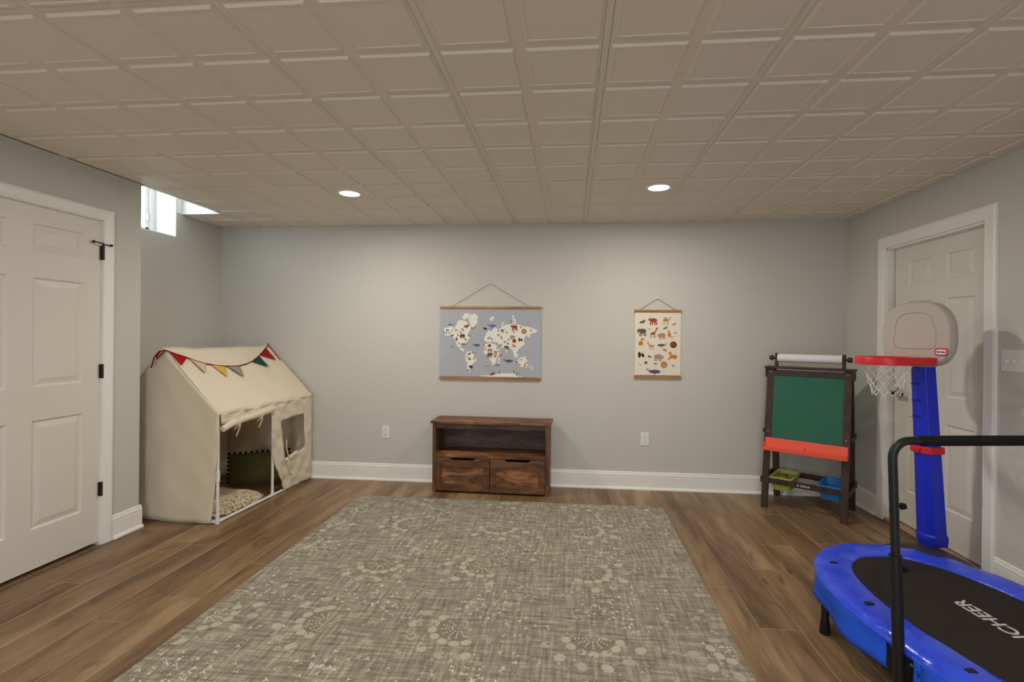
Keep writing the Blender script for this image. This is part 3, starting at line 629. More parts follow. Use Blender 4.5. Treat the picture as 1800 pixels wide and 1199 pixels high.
for kd, x, y, w, c, fl_ in [('bear', 345, 212, 165, 'red', False), ('camel', 570, 215, 165, 'tan', False), ('seal', 170, 228, 110, 'slate', False), ('bird', 690, 268, 90, 'grey', True),
 ('elephant', 165, 395, 165, 'slate', False), ('fish', 285, 350, 60, 'orange', False), ('giraffe', 360, 420, 170, 'rust', False), ('seal', 550, 328, 85, 'teal', False), ('rhino', 490, 447, 150, 'mauve', True), ('cat', 632, 430, 125, 'orange', False), ('fish', 720, 410, 60, 'slate', False),
 ('lion', 158, 560, 135, 'orange', False), ('deer', 312, 625, 145, 'tan', False), ('whale', 502, 588, 165, 'slate', True), ('ball', 687, 605, 120, 'brown', False), ('bird', 555, 685, 100, 'tan', False),
 ('panda', 150, 770, 125, 'black', False), ('bird', 300, 795, 80, 'plum', False), ('rhino', 445, 795, 175, 'mauve', False), ('tiger', 670, 778, 180, 'orange', False),
 ('ball', 235, 900, 55, 'slate', False), ('fish', 388, 908, 78, 'slate', True), ('ball', 535, 930, 120, 'tan', False), ('whale', 358, 1005, 245, 'plum', False), ('bird', 690, 940, 60, 'blue', False), ('bird', 140, 930, 34, 'brown', False)]:
    ani.animal(kd, (x - 45) / 762, (y - 88) / 1012, w / 762, c, fl_)
ani.poly([(.806 + .035 * cos(t), .51 + .026 * sin(t)) for t in [i * pi / 6 for i in range(12)]], 'rust', 'printed_face')
ani.poly([(.178 + .022 * cos(t), .455 + .018 * sin(t)) for t in [i * pi / 6 for i in range(12)]], 'cream', 'printed_face')
for k in range(60):
    x, y = rj.uniform(.06, .94), rj.uniform(.05, .95)
    ani.poly([(x + .007 * cos(t), y + .006 * sin(t)) for t in (0, 2, 4)], rj.choice(['teal', 'grey', 'cream', 'mauve', 'grey']))
stuff(ani.specks.build('printed_specks', PM, ani.t))

# ------------------------------------------------------------------ play tent
CAN = mat('cotton_canvas', (252, 243, 222), .9, .1, bump=.25, bscale=420, sheen=.2)
_n = CAN.node_tree; _tr = _n.nodes.new('ShaderNodeBsdfTranslucent'); _tr.inputs[0].default_value = lin((240, 214, 168)); _mx = _n.nodes.new('ShaderNodeMixShader'); _mx.inputs[0].default_value = .32
_n.links.new(_n.nodes['Principled BSDF'].outputs[0], _mx.inputs[1]); _n.links.new(_tr.outputs[0], _mx.inputs[2]); _n.links.new(_mx.outputs[0], _n.nodes['Material Output'].inputs[0])
TY0, TL, TW2, TE, TR = 0.0, 1.135, .415, .782, 1.25
tent = thing('play_tent', 'cream canvas play tent with rolled-up door on a white pipe frame', 'play tent', (-2.486, 3.315, 0), RD(-3.0))
# local: y along the ridge (0 near .. TL far), x: 0 front wall .. -2*TW2 back wall
def wr(u, v, s=1.0):
    return s * (.0035 * sin(u * 9 + 2.1 * sin(v * 5)) + .0025 * sin(v * 14 + u * 6) + .005 * noise.noise((u * 5, v * 5, 3.3)))
AX = -TW2 - .022
def roof(front):
    def fn(a, b):
        y = -.0195 + a * (TL + .032); x = AX + (b * (-AX + .016) if front else -b * (2 * TW2 + AX - .0))
        sag = .012 * sin(pi * a) * (1 - b) + .008 * sin(pi * a) * sin(pi * b)
        z = TR + (TE - TR) * b - sag + wr(y * 2, b, .8) * min(1, 12 * a) * min(1, 12 * (1 - a))
        if b > .97: z -= .006
        return (x, y, z)
    return MB().grid(fn, 36, 20)
roof(True).build('front_roof', CAN, tent, smooth=True, solid=.003)
roof(False).build('rear_roof', CAN, tent, smooth=True, solid=.003)
def gable(y, sgn):
    def fn(a, b):
        # a across 0 (rear) .. 1 (front), b height
        xl, xr = -2 * TW2, .014
        top = TR - .0005 - (TR - TE) * ((AX - (xl + a * (xr - xl))) / (AX - xl) if xl + a * (xr - xl) < AX else ((xl + a * (xr - xl)) - AX) / (xr - AX))
        z = .005 + b * (top - .005); x = xl + a * (xr - xl)
        pull = max(0, 1 - z / .58); x -= .058 * pull ** 1.1 * a ** 3 * (1 if sgn < 0 else 0)
        return (x, y + wr(a * 2, b * 1.5, 1.3) * (1 - b ** 5) + sgn * .012 * sin(pi * b) * sin(pi * a), z + .006 * sin(a * 7))
    return MB().grid(fn, 28, 30)
gable(-.019, -1).build('near_gable', CAN, tent, smooth=True, solid=.003)
gable(TL, 1).build('far_gable', CAN, tent, smooth=True, solid=.003)
MB().grid(lambda a, b: (-2 * TW2 + wr(a, b), a * TL, .012 + b * (TE - .014)), 20, 14).build('rear_wall', CAN, tent, smooth=True, solid=.003)
lat = [[(0, .012), (.738, .012), (.80, .012), (1.04, .012), (TL, .012)], [(0, .30), (.588, .30), (.722, .29), (1.03, .318), (TL, .32)],
       [(0, .62), (.558, .62), (.692, .618), (1.012, .632), (TL, .632)], [(0, .708), (.552, .712), (.692, .712), (1.012, .712), (TL, .712)], [(0, TE + .002), (.552, TE + .002), (.692, TE + .002), (1.012, TE + .002), (TL, TE + .002)]]
fwm = MB(); nc, nr = (16, 6, 12, 5), (14, 14, 5, 4)
def fpt(j, i, a, b):
    c00, c10, c11, c01 = lat[j][i], lat[j][i + 1], lat[j + 1][i + 1], lat[j + 1][i]
    p = [(1 - a) * (1 - b) * c00[q] + a * (1 - b) * c10[q] + a * b * c11[q] + (1 - a) * b * c01[q] for q in (0, 1)]
    slack = max(0, 1 - abs(p[0] - .72) / .3) * max(0, 1 - p[1] / .6)
    return (.011 + wr(p[0] * 4, p[1] * 4, 1.3) + slack * .010 * sin(p[0] * 42 - p[1] * 9), p[0], p[1])
for j in range(4):
    for i in range(4):
        if (j < 3 and i == 0) or (j == 1 and i == 2): continue
        fwm.grid(lambda a, b: fpt(j, i, a, b), nc[i], nr[j])
fwm.build('front_wall', CAN, tent, smooth=True, solid=.003, weld=True)
# rolled door flap with ties, rolled window flap
def rollpts(): return [(.018, .012, .672), (.022, .10, .700), (.024, .22, .712), (.024, .36, .722), (.022, .50, .732), (.014, .585, .738)]
rl = MB().tube(rollpts(), [.022, .027, .024, .027, .026, .022], 12).build('door_roll', CAN, tent, smooth=True)
for y, z in ((.155, .705), (.40, .722)):
    tie = MB()
    for dy, dz, l in ((-.035, -.10, 1), (-.055, -.045, 1)):
        tie.grid(lambda a, b: (.046 + .004 * sin(a * 5), y + dy * a + .012 * (b - .5), z - .005 + dz * a * l), 6, 1)
    tie.tube([(.0, y, z + .028), (.03, y, z + .03), (.052, y, z + .006), (.046, y, z - .012)], .006, 6)
    tie.build('tie', CAN, tent, smooth=True, solid=.002)
MB().tube([(.014, .735, .272), (.02, .80, .285), (.02, .88, .305), (.016, .90, .312)], [.012, .016, .016, .01], 10).build('window_roll', CAN, tent, smooth=True)
tie = MB().grid(lambda a, b: (.03, .735 - .02 * sin(a * 3) + .075 * a * .6 + .012 * (b - .5), .45 - .17 * a), 8, 1).grid(lambda a, b: (.03 + .006 * sin(a * 6), .755 + .05 * a + .016 * (b - .5), .27 - .14 * a), 8, 1)
tie.build('window_tie', CAN, tent, smooth=True, solid=.002)
MB().grid(lambda a, b: (.018, .735 + .014 * (b - .5) + .006 * sin(a * 5), .055 - .07 * a + .02), 6, 1).build('hem_tie', CAN, tent, smooth=True, solid=.002)
fr = MB(); R_ = .0105; px = -.006
fr.tube([(px, 0, .004 + R_), (px, TL, .004 + R_)], R_, 12).tube([(px, 0, .004 + R_), (-2 * TW2 + .012, .006, .004 + R_)], R_, 12)
fr.build('base_pipe', PVC, tent, smooth=True)
for y in (.0, .60): MB().tube([(px, y, .01), (px - .002, y, TE - .012)], R_, 12).build('upright_pipe', PVC, tent, smooth=True)
MB().tube([(px, 0, .0), (px, 0, .07)], .0135, 12).tube([(px, -.012, .0145), (px, .045, .0145)], .0132, 12).tube([(px + .01, 0, .0145), (px - .045, 0, .0145)], .0132, 12).build('corner_fitting', PVC, tent, smooth=True)
MB().tube([(px, 0, .30), (px, 0, .375)], .0135, 12).build('pipe_coupling', PVC, tent, smooth=True)
MB().tube([(px, .57, .0145), (px, .63, .0145)], .0132, 12).tube([(px, .60, .01), (px, .60, .05)], .0132, 12).build('tee_fitting', PVC, tent, smooth=True)
for y in (0.012, TL - .012): MB().tube([(-.004, y, TE - .012), (AX, y, TR - .024), (-2 * TW2 + .006, y, TE - .012)], .009, 8).build('rafter_pipe', PVC, tent, smooth=True)

# bunting hung along the ridge
bun = thing('pennant_bunting', 'string of felt pennants on red cord tied across the roof of the play tent', 'bunting', (-2.486, 3.315, 0), RD(-3.0))
def onroof(y, b, off=.012):
    x = AX + b * (-AX); z = TR + (TE - TR) * b; nrm = Vector((TR - TE, 0, -AX)).normalized(); sag = .012 * sin(pi * y / TL) * (1 - b)
    return Vector((x, y, z - sag)) + nrm * off
cordyb = [(-.035, .06), (.02, .11), (.084, .16), (.15, .225), (.23, .282), (.31, .315), (.398, .334), (.47, .345), (.548, .347), (.64, .328), (.741, .287), (.85, .22), (.954, .145), (1.04, .075), (1.115, .023)]
def cb(y):
    for (a, p), (b, q) in zip(cordyb, cordyb[1:]):
        if a <= y <= b: return p + (q - p) * (y - a) / (b - a)
    return cordyb[-1][1]
RED = mat('red_felt', (158, 26, 34), .9, .1); CRED = mat('dark_red_cord', (122, 18, 26), .85, .1)
pts = [onroof(y, b, .010) for y, b in cordyb]
MB().tube([p + Vector((0, 0, .001)) for p in pts], .0045, 8).build('cord', CRED, bun, smooth=True)
p0 = pts[0]; tl = MB()
tl.tube([p0, p0 + Vector((-.03, -.02, -.008)), p0 + Vector((-.06, -.03, -.05)), p0 + Vector((-.075, -.028, -.10)), p0 + Vector((-.085, -.03, -.125))], .0045, 8)
tl.tube([p0, p0 + Vector((-.012, -.022, -.03)), p0 + Vector((-.045, -.026, -.062)), p0 + Vector((-.05, -.022, -.045)), p0 + Vector((-.02, -.02, -.006))], .0045, 8)
tl.tube([pts[-1], pts[-1] + Vector((-.02, .02, .02))], .004, 8).tube([pts[-1], onroof(1.112, .17, .01), onroof(1.107, .317, .012)], .0035, 8)
tl.build('bow', CRED, bun, smooth=True)
def pennant(y0, y1, tip, b_tip, material):
    a, c = onroof(y0, cb(y0), .011), onroof(y1, cb(y1), .011); d = onroof(tip, b_tip, .018)
    mb = MB().grid(lambda u, v: (a.lerp(c, u)).lerp(d, v) + Vector((.004 * sin(u * pi) * v, 0, 0)), 4, 6); mb.build('pennant', material, bun, smooth=True, solid=.0025)
for y0, y1, tp, bt, mt in ((-.015, .101, -.008, .295, RED), (.12, .228, .146, .427, mat('blush_felt', (208, 182, 166), .9, .1)), (.273, .396, .321, .509, mat('mustard_felt', (214, 172, 72), .9, .1)), (.42, .549, .495, .538, mat('grey_felt', (150, 144, 134), .9, .1)),
                           (.734, .875, .87, .421, mat('green_felt', (30, 78, 62), .9, .1)), (.896, 1.045, 1.036, .31, RED)): pennant(y0, y1, tp, bt, mt)

# sheepskin and pillow in the tent
sk = thing('sheepskin_rug', 'shaggy cream sheepskin lying on the floor inside the play tent', 'sheepskin', (-2.85, 3.695, 0), RD(-3))
def skr(t): return .30 / (abs(cos(t)) ** 4 + abs(sin(t)) ** 4) ** .25 + .014 * sin(3 * t + 1) + .012 * sin(7 * t)
hide = MB()
def hz(x, y):
    r = sqrt((x / 1.05) ** 2 + y * y) / skr(math.atan2(y, x)); return .004 + .05 * max(0, 1 - r ** 4)
hide.grid(lambda a, b: ((lambda t, r: (1.05 * r * cos(t), r * sin(t), hz(1.05 * r * cos(t), r * sin(t)) - .002))(2 * pi * a, max(.001, b) * skr(2 * pi * a))), 40, 8)
FLE = mat('cream_fleece', (246, 234, 206), .95, .05, sheen=.3, var=(226, 208, 172), vscale=30)
hide.build('hide', mat('hide_backing', (240, 226, 196), .95, .05), sk, smooth=True, solid=.003)
lk = MB(); r3 = random.Random(11)
for q in range(4200):
    t = r3.uniform(0, 2 * pi); r = sqrt(r3.random()) * skr(t); x, y = 1.05 * r * cos(t), r * sin(t); z = hz(x, y) - .004
    a = r3.uniform(0, 2 * pi); l = r3.uniform(.03, .055); d = Vector((cos(a), sin(a), 0)); s = Vector((-sin(a), cos(a), 0)) * r3.uniform(.006, .012)
    p0 = Vector((x, y, max(.003, z))); p1 = p0 + d * l * .45 + Vector((0, 0, .012)); p2 = p0 + d * l + Vector((0, 0, r3.uniform(.002, .012)))
    p2.z = max(p2.z, .003); p2.x = min(p2.x, .345); p2.y = max(p2.y, -.35); p1.x = min(p1.x, .345); p1.y = max(p1.y, -.35)
    lk.add([p0 - s, p0 + s, p1 + s * 1.1, p1 - s * 1.1, p2], [(0, 1, 2, 3), (3, 2, 4)])
stuff(lk.build('fleece_locks', FLE, sk, smooth=True))
pil = thing('throw_pillow', 'olive green pillow with dark pom-pom edge propped inside the play tent', 'pillow', (-2.70, 4.10, .045), RD(30))
OLV = mat('olive_cloth', (80, 80, 46), .9, .1, bump=.3, bscale=300)
tiltM = Matrix.Rotation(RD(-14), 4, 'X')
def pf(sgn):
    def fn(a, b):
        x, z = (a - .5) * .46, b * .27; e = (1 - abs(2 * a - 1) ** 2.6) * (1 - abs(2 * b - 1) ** 2.6)
        return tiltM @ Vector((x, sgn * .06 * max(0, e) ** .6, z))
    return fn
MB().grid(pf(-1), 18, 12).grid(pf(1), 18, 12).build('cushion', OLV, pil, smooth=True)
POM = mat('dark_pompom', (34, 34, 26), .95, .05); icos = None
bm = bmesh.new(); bmesh.ops.create_icosphere(bm, subdivisions=1, radius=.0145); pm = bpy.data.meshes.new('pom_pom'); bm.to_mesh(pm); bm.free(); pm.materials.append(POM)
for i in range(12): link('pom_pom', pm, pil).location = tiltM @ Vector((-.235 + .47 * i / 11, 0, .276))
for i in range(1, 8):
    for s in (-1, 1): link('pom_pom', pm, pil).location = tiltM @ Vector((s * .236, 0, .276 - .034 * i))

# ------------------------------------------------------------------ easel
EY = Vector((1.895, 4.15, 0)); ea = math.atan2(-.57688, .81683)
es = thing('art_easel', 'dark wooden childrens easel with green chalkboard, paper roll and coral tray', 'easel', EY, ea)
yb, yt, HE = -.205, -.035, 1.105
def ef(s): return yb + (yt - yb) * s / HE            # front plane y at height
def er(s): return (.185 + (.035 - .185) * s / HE)
for sx in (-1, 1):
    x = sx * .272
    for fy, nm in ((ef, 'leg'), (er, 'leg')):
        mb = MB(); w = .025; dth = .019
        vs = []
        for z in (0, HE):
            for a, b in ((-1, -1), (1, -1), (1, 1), (-1, 1)): vs.append((x + a * w, fy(z) + b * dth / 2, z))
        mb.add(vs, [(3, 2, 1, 0), (4, 5, 6, 7), (0, 1, 5, 4), (1, 2, 6, 5), (2, 3, 7, 6), (3, 0, 4, 7)]).build(nm, ESPR, es, bev=.002)
fb = Vector((0, yt - yb, HE)).normalized(); fn_ = Vector((0, -fb.z, fb.y))
def fp(x, s, off=0): return Vector((x, yb, 0)) + fb * s + fn_ * off
def fslab(x0, x1, s0, s1, t0, t1): 
    mb = MB(); mb.add([fp(a, s, t) for t in (t0, t1) for a, s in ((x0, s0), (x1, s0), (x1, s1), (x0, s1))], [(3, 2, 1, 0), (4, 5, 6, 7), (0, 1, 5, 4), (1, 2, 6, 5), (2, 3, 7, 6), (3, 0, 4, 7)]); return mb
fslab(-.247, .247, 1.062, 1.108, -.008, .008).build('top_frame', ESPR, es, bev=.001)
fslab(-.247, .247, .50, .552, -.008, .008).build('bottom_frame', ESPR, es, bev=.001)
fslab(-.248, .248, .552, 1.062, -.005, .003).build('chalkboard', mat('green_chalkboard', (50, 104, 86), .75, .2, var=(58, 108, 88), vscale=5), es)
MB().add([(x, er(z) + t, z) for t in (-.004, .004) for x, z in ((-.248, .55), (.248, .55), (.248, 1.06), (-.248, 1.06))], [(3, 2, 1, 0), (4, 5, 6, 7), (0, 1, 5, 4), (1, 2, 6, 5), (2, 3, 7, 6), (3, 0, 4, 7)]).build('rear_whiteboard', mat('whiteboard', (214, 212, 206), .3, .4), es)
MB().box(-.315, .315, -.062, .062, HE, HE + .018).build('top_board', ESPR, es, bev=.002)
for sx in (-1, 1):
    MB().box(min(sx * .298, sx * .31), max(sx * .298, sx * .31), -.055, .055, 1.035, HE).build('side_bracket', ESPR, es, bev=.003)
    MB().bar((sx * .304, ef(.62) - .012, .60), (sx * .304, er(.62) + .012, .60), .012, .034).build('side_brace', ESPR, es, bev=.003)
    MB().bar((sx * .304, ef(.22) - .014, .215), (sx * .304, er(.22) + .014, .215), .012, .044).build('side_rail', ESPR, es, bev=.003)
    MB().prism([(-.016, HE + .018), (.016, HE + .018), (.014, 1.232), (-.014, 1.232)], lambda p, q, a: (a, p, q), sx * .238 - .011, sx * .238 + .011).build('roll_holder', ESPR, es, bev=.002)
    MB().lathe([(.011, 0), (.011, .012), (.019, .014), (.021, .026), (.018, .04), (.008, .044)], 16, (sx * .249, 0, 1.193), Matrix.Rotation(RD(90 * sx), 3, 'Y')).build('dowel_knob', mat('knob_wood', (58, 34, 22), .5), es, smooth=True)
    for s in (1.115, .60): MB().lathe([(.004, 0), (.003, .002)], 8, fp(sx * .27, s if s < 1 else 1.09, .0095), Matrix.Rotation(RD(90), 3, 'X')).build('screw', PLAS_W, es)
MB().tube([(-.227, 0, 1.193), (.227, 0, 1.193)], .034, 24).build('paper_roll', mat('white_paper', (226, 226, 230), .8, .1), es, smooth=True)
CORAL = mat('coral_plastic', (242, 90, 64), .35, .45)
tr = MB(); tprof = [(.010, .556), (.014, .556), (.018, .490), (.072, .484), (.080, .500), (.087, .499), (.083, .466), (.022, .466), (.010, .48)]
tr.prism(tprof, lambda p, q, a: fp(a, q, 0) + Vector((0, -p, 0)), -.285, .285)
tray = tr.build('pen_tray', CORAL, es, bev=.003)
for x in (-.287, 0, .287): MB().prism([(.012, .47), (.084, .468), (.084, .499), (.018, .518)] if x else [(.012, .48), (.06, .484), (.014, .52)], lambda p, q, a: fp(a, q, 0) + Vector((0, -p, 0)), x - .004, x + .004).build('tray_end', CORAL, tray, bev=.002)
for yy, nm in ((ef(.215), 'front_rail'), (er(.215), 'rear_rail')): MB().box(-.247, .247, yy - .007, yy + .007, .192, .236).build(nm, ESPR, es, bev=.0015)
LG = mat('white_print', (226, 222, 216), .7, .2)
fr_y = ef(.215) - .0078
text_mesh('rail_lettering', 'KidKraft', .019, axes((.012, fr_y, .213), (1, 0, 0), (0, 0, 1), (0, -1, 0)), LG, es, bold=.0004)
ic = MB()
for k in range(6): a = k * pi / 3; ic.prism(ELL(-.036 + .005 * cos(a), .213 + .005 * sin(a), .0034, .0018, a, 6), lambda p, q, t: (p, t, q), fr_y - .0004, fr_y + .0004)
ic.build('rail_emblem', LG, es)
# bins hooked on the rails
def bin_(x, rgb, name, label):
    c = EY + Matrix.Rotation(ea, 3, 'Z') @ Vector((x, (ef(.215) + er(.215)) / 2, 0)); t = thing('storage_bin', label, 'bin', (c.x, c.y, .137), ea, 'bins on the easel')
    w, d = .17, er(.215) - ef(.215) - .02; M = mat(name, rgb, .4, .4); mb = MB()
    o = rrect(w, d, .02, 4); i2 = rrect(w - .024, d - .024, .016, 4); b_ = rrect(w - .05, d - .05, .016, 4); k = len(o); lip = rrect(w + .004, d + .036, .02, 4)
    rings = [[(p, q, 0) for p, q in b_], [(p, q, .098) for p, q in o], [(p, q, .1005) for p, q in lip], [(p, q, .106) for p, q in lip], [(p, q, .106) for p, q in i2], [(p * .96, q * .96, .006) for p, q in b_]]
    vs = [v for r in rings for v in r]
    mb.add(vs, [(a * k + j, a * k + (j + 1) % k, (a + 1) * k + (j + 1) % k, (a + 1) * k + j) for a in range(5) for j in range(k)] + [tuple(range(k - 1, -1, -1)), tuple(5 * k + j for j in range(k))])
    mb.build('tub', M, t, smooth=True); return t
g1 = bin_(-.165, (166, 186, 84), 'lime_plastic', 'lime green plastic bin with a picture book, hung between the easel rails')
g2 = bin_(.175, (40, 128, 206), 'sky_blue_plastic', 'bright blue plastic bin with chalk bits, hung between the easel rails')
bk = thing('picture_book', 'chunky picture book with yellow and pink cover lying in the lime bin', 'book', (g1.location.x, g1.location.y, .2), ea + .06)
MB().box(-.055, .055, -.085, .085, -.05, .018).build('pages', mat('paper_pages', (220, 210, 190), .8), bk)
MB().box(-.07, .07, -.103, .103, .018, .021).build('cover', mat('yellow_cover', (206, 160, 58), .5, .4, var=(178, 120, 60), vscale=30), bk, bev=.001)
pc = MB(); r5 = random.Random(2)
for k in range(30):
    pc.cur = r5.choice([0, 1, 2, 3]); x, y = r5.uniform(-.05, .05), r5.uniform(-.08, .08); pc.add([(p, q, .0212 + .00002 * k) for p, q in ELL(x, y, r5.uniform(.008, .026), r5.uniform(.007, .018), r5.uniform(0, 3), 8)], [tuple(range(8))])
pc.build('cover_print', [mat('pink_ink', (222, 150, 140), .6), mat('dark_ink', (58, 40, 36), .6), mat('green_ink', (110, 128, 60), .6), mat('lemon_ink', (236, 206, 100), .6)], bk)
for k, (dx, dy, a, c, l) in enumerate(((-.03, -.05, .4, (214, 206, 180), .07), (.01, -.03, 1.2, (190, 200, 205), .06), (-.04, .02, 2.2, (96, 96, 100), .08))):
    q = EY + Matrix.Rotation(ea, 3, 'Z') @ Vector((.175 + dx, (ef(.215) + er(.215)) / 2 + dy, 0))
    tag(MB().tube([(-l / 2, 0, .0), (l / 2, 0, .0)], .009, 10).build('chalk_stick', mat('chalk%d' % k, c, .9), None, smooth=True), ['cream chalk stick lying in the blue bin', 'pale blue chalk stick lying in the blue bin', 'dark grey crayon lying in the blue bin'][k], ['chalk', 'chalk', 'crayon'][k], 'drawing sticks in the blue bin')
    o = bpy.context.scene.collection.objects[-1]; o.location = (q.x, q.y, .1525); o.rotation_euler = (0, 0, a)

# ------------------------------------------------------------------ basketball hoop
nn = Vector((-.97, -.24, 0)).normalized(); hx = Vector((-nn.y, nn.x, 0)); hrot = math.atan2(hx.y, hx.x)
BC = Vector((2.0, 3.06, 0)) - hx * .03
hp = thing('toy_basketball_hoop', 'toddler basketball hoop with grey backboard, red rim and blue pole', 'basketball hoop', BC, hrot)
# local: x along the board (towards the near side), y = behind (-nn), z up;  nn = -y
BLU = mat('royal_blue_plastic', (26, 48, 205), .35, .45); GRY = mat('warm_grey_plastic', (186, 176, 166), .45, .35); REDP = mat('red_plastic', (214, 34, 44), .35, .45); DKP = mat('charcoal_plastic', (58, 52, 48), .45, .4)
bcz = 1.385
def bo(s=1.0, k=40):
    out = []
    for i in range(k):
        t = 2 * pi * i / k; x, z = sup(t, .219, .19, 2.9)
        if z > 0: x *= 1 - .13 * (z / .19) ** 2
        else: x *= 1 - .02 * (z / .19)
        out.append((x * s, z * s))
    return out
mb = MB(); O = bo(); k = len(O)
rings = [[(p * .965, .0, q * .965) for p, q in O], [(p, .012, q) for p, q in O], [(p * 1.0, .042, q * 1.0) for p, q in O], [(p * .96, .055, q * .96) for p, q in O]]
inn = [(p * .56 + (.0 if q > 0 else .06 * p), q * .56 + .02) for p, q in [sup(2 * pi * i / len(O), .219, .19, 3.0 if i < len(O) / 2 else 7.0) for i in range(len(O))]]; inn2 = [(p * .97, (q - .02) * .97 + .02) for p, q in inn]
mb.add([v for r in rings for v in r], [(a * k + j, a * k + (j + 1) % k, (a + 1) * k + (j + 1) % k, (a + 1) * k + j) for a in range(3) for j in range(k)] + [tuple(3 * k + j for j in range(k))])
ft = [(p * .965, .0, q * .965) for p, q in O] + [(p, .0, q) for p, q in inn] + [(p * .99, .006, q) for p, q in inn] + [(p, .0, q) for p, q in inn2]
mb.add(ft, [(a * k + j, a * k + (j + 1) % k, (a + 1) * k + (j + 1) % k, (a + 1) * k + j) for a in range(3) for j in range(k)] + [tuple(3 * k + j for j in range(k))])
bd = mb.build('backboard', GRY, hp, smooth=True); bd.location = (0, 0, bcz)
bdg = MB().prism(rrect(.076, .044, .016, 5), lambda p, q, a: (p, -a, q), 0, .003).build('badge', REDP, bd, bev=.001); bdg.location = (.166, 0, -.098)
pl_ = MB().prism(rrect(.060, .028, .0135, 5), lambda p, q, a: (p, -a, q), .003, .0042).build('badge_plate', PLAS_W, bdg)
pl_lt = text_mesh('badge_lettering', 'little tikes', .0125, axes((0, -.0046, 0), (1, 0, 0), (0, 0, 1), (0, -1, 0)), mat('navy_ink', (20, 24, 70), .6), bdg, bold=.0004)
# rim: outer ring with a flat neck to the board
rm = MB(); rz, RR = 1.2325, .156; rc = -.195
def ring(r_in, r_out):
    n = 40
    def out(r, fr_): 
        o = []
        for i in range(n):
            t = 2 * pi * i / n; x, y = r * cos(t), r * sin(t)
            o.append((x, y))
        return o
    a, b = out(r_out, 1), out(r_in, 0); zt, zb = .022, -.022
    vs = []
    for (pts, z) in ((a, zb), (a, zt * .55), ([(x * .97, y * .97) for x, y in a], zt), ([(x * 1.03, y * 1.03) for x, y in b], zt), (b, zt * .55), (b, zb)): vs += [(x + .015, rc + y, z) for x, y in pts]
    rm.add(vs, [(q * n + j, q * n + (j + 1) % n, ((q + 1) % 6) * n + (j + 1) % n, ((q + 1) % 6) * n + j) for q in range(6) for j in range(n)])
ring(RR - .036, RR)
rm.prism([(-.11, .004), (.14, .004), (.155, -.10), (.165, -.19), (.135, -.14), (.10, -.10), (.015, -.085), (-.07, -.10), (-.105, -.14), (-.135, -.19), (-.125, -.10)], lambda p, q, a: (p, q, a), -.022, .021)
ro_ = rm.build('rim', REDP, hp, smooth=True, bev=.002); ro_.location = (0, 0, rz)
nt_ = MB(); n = 10
def npnt(i, lv):
    r = [.122, .108, .094, .082, .072, .066][lv]; z = [-.016, -.055, -.095, -.135, -.170, -.20][lv]; t = 2 * pi * (i + .5 * (lv % 2)) / n
    return Vector((.015 + r * cos(t), rc + r * sin(t), z))
for lv in range(5):
    for i in range(n):
        nt_.tube([npnt(i, lv), npnt(i, lv + 1)], .0026, 5); nt_.tube([npnt(i, lv), npnt(i - 1 if lv % 2 == 0 else i + 1, lv + 1)], .0026, 5)
nto = nt_.build('net', mat('white_net', (228, 224, 214), .8), hp, smooth=True); nto.location = (0, 0, rz)
# pole (tapered, leaning back a little) and base
pb, ptp = Vector((-.058, .19, .125)), Vector((-.036, .085, 1.35))
def prr(c, w, d, z): return [(c.x + p, c.y + q, z) for p, q in [(-w, -d * .6), (-w * .45, -d), (w * .45, -d), (w, -d * .6), (w, d), (-w, d)]]
mb = MB(); st = []
for s, w, d in ((0, .060, .054), (.03, .064, .058), (.05, .064, .058), (.06, .059, .053), (.5, .053, .047), (1, .047, .041)):
    c = pb.lerp(ptp, s); st.append(prr(c, w, d, c.z))
kk = 6; mb.add([v for r in st for v in r], [(a * kk + j, a * kk + (j + 1) % kk, (a + 1) * kk + (j + 1) % kk, (a + 1) * kk + j) for a in range(5) for j in range(kk)] + [tuple(range(kk - 1, -1, -1)), tuple(5 * kk + j for j in range(kk))])
po = mb.build('pole', BLU, hp, bev=.004)
for s in (.63, .71, .79, .87):
    c = pb.lerp(ptp, s); MB().box(c.x - .03, c.x + .018, c.y - .0515, c.y - .04, c.z - .003, c.z + .003).build('height_notch', mat('notch_blue', (12, 24, 110), .5), po)
c = pb.lerp(ptp, .47); cm = MB(); cm.add(prr(c, .066, .060, c.z - .021) + prr(c + Vector((0, -.001, 0)), .066, .060, c.z + .021), [(j, (j + 1) % 6, 6 + (j + 1) % 6, 6 + j) for j in range(6)] + [(5, 4, 3, 2, 1, 0), (6, 7, 8, 9, 10, 11)])
cl_ = cm.build('height_collar', REDP, hp, bev=.005); MB().box(c.x - .04, c.x + .02, c.y - .07, c.y - .058, c.z - .012, c.z + .012).build('collar_latch', REDP, cl_, bev=.003)
bs = MB(); n = 36; prof = [(1.0, 0), (1.0, .018), (.97, .032), (.82, .062), (.6, .098), (.42, .118), (.30, .127), (.02, .13)]
bs.add([(lambda q: (q[0] + .03, q[1] + .11, z))(sup(2 * pi * i / n, .33 * r, .215 * r, 2.3)) for r, z in prof for i in range(n)], [(a * n + j, a * n + (j + 1) % n, (a + 1) * n + (j + 1) % n, (a + 1) * n + j) for a in range(len(prof) - 1) for j in range(n)] + [tuple(range(n - 1, -1, -1)), tuple((len(prof) - 1) * n + j for j in range(n))])
bs.build('base', DKP, hp, smooth=True)

# ------------------------------------------------------------------ trampoline
TRc = Vector((1.61, 2.08, 0)); th = RD(8); A_, B_, NE = .715, .46, 2.25
tp = thing('mini_trampoline', 'oval mini trampoline with blue pad, black mat and padded handlebar', 'trampoline', TRc, th)
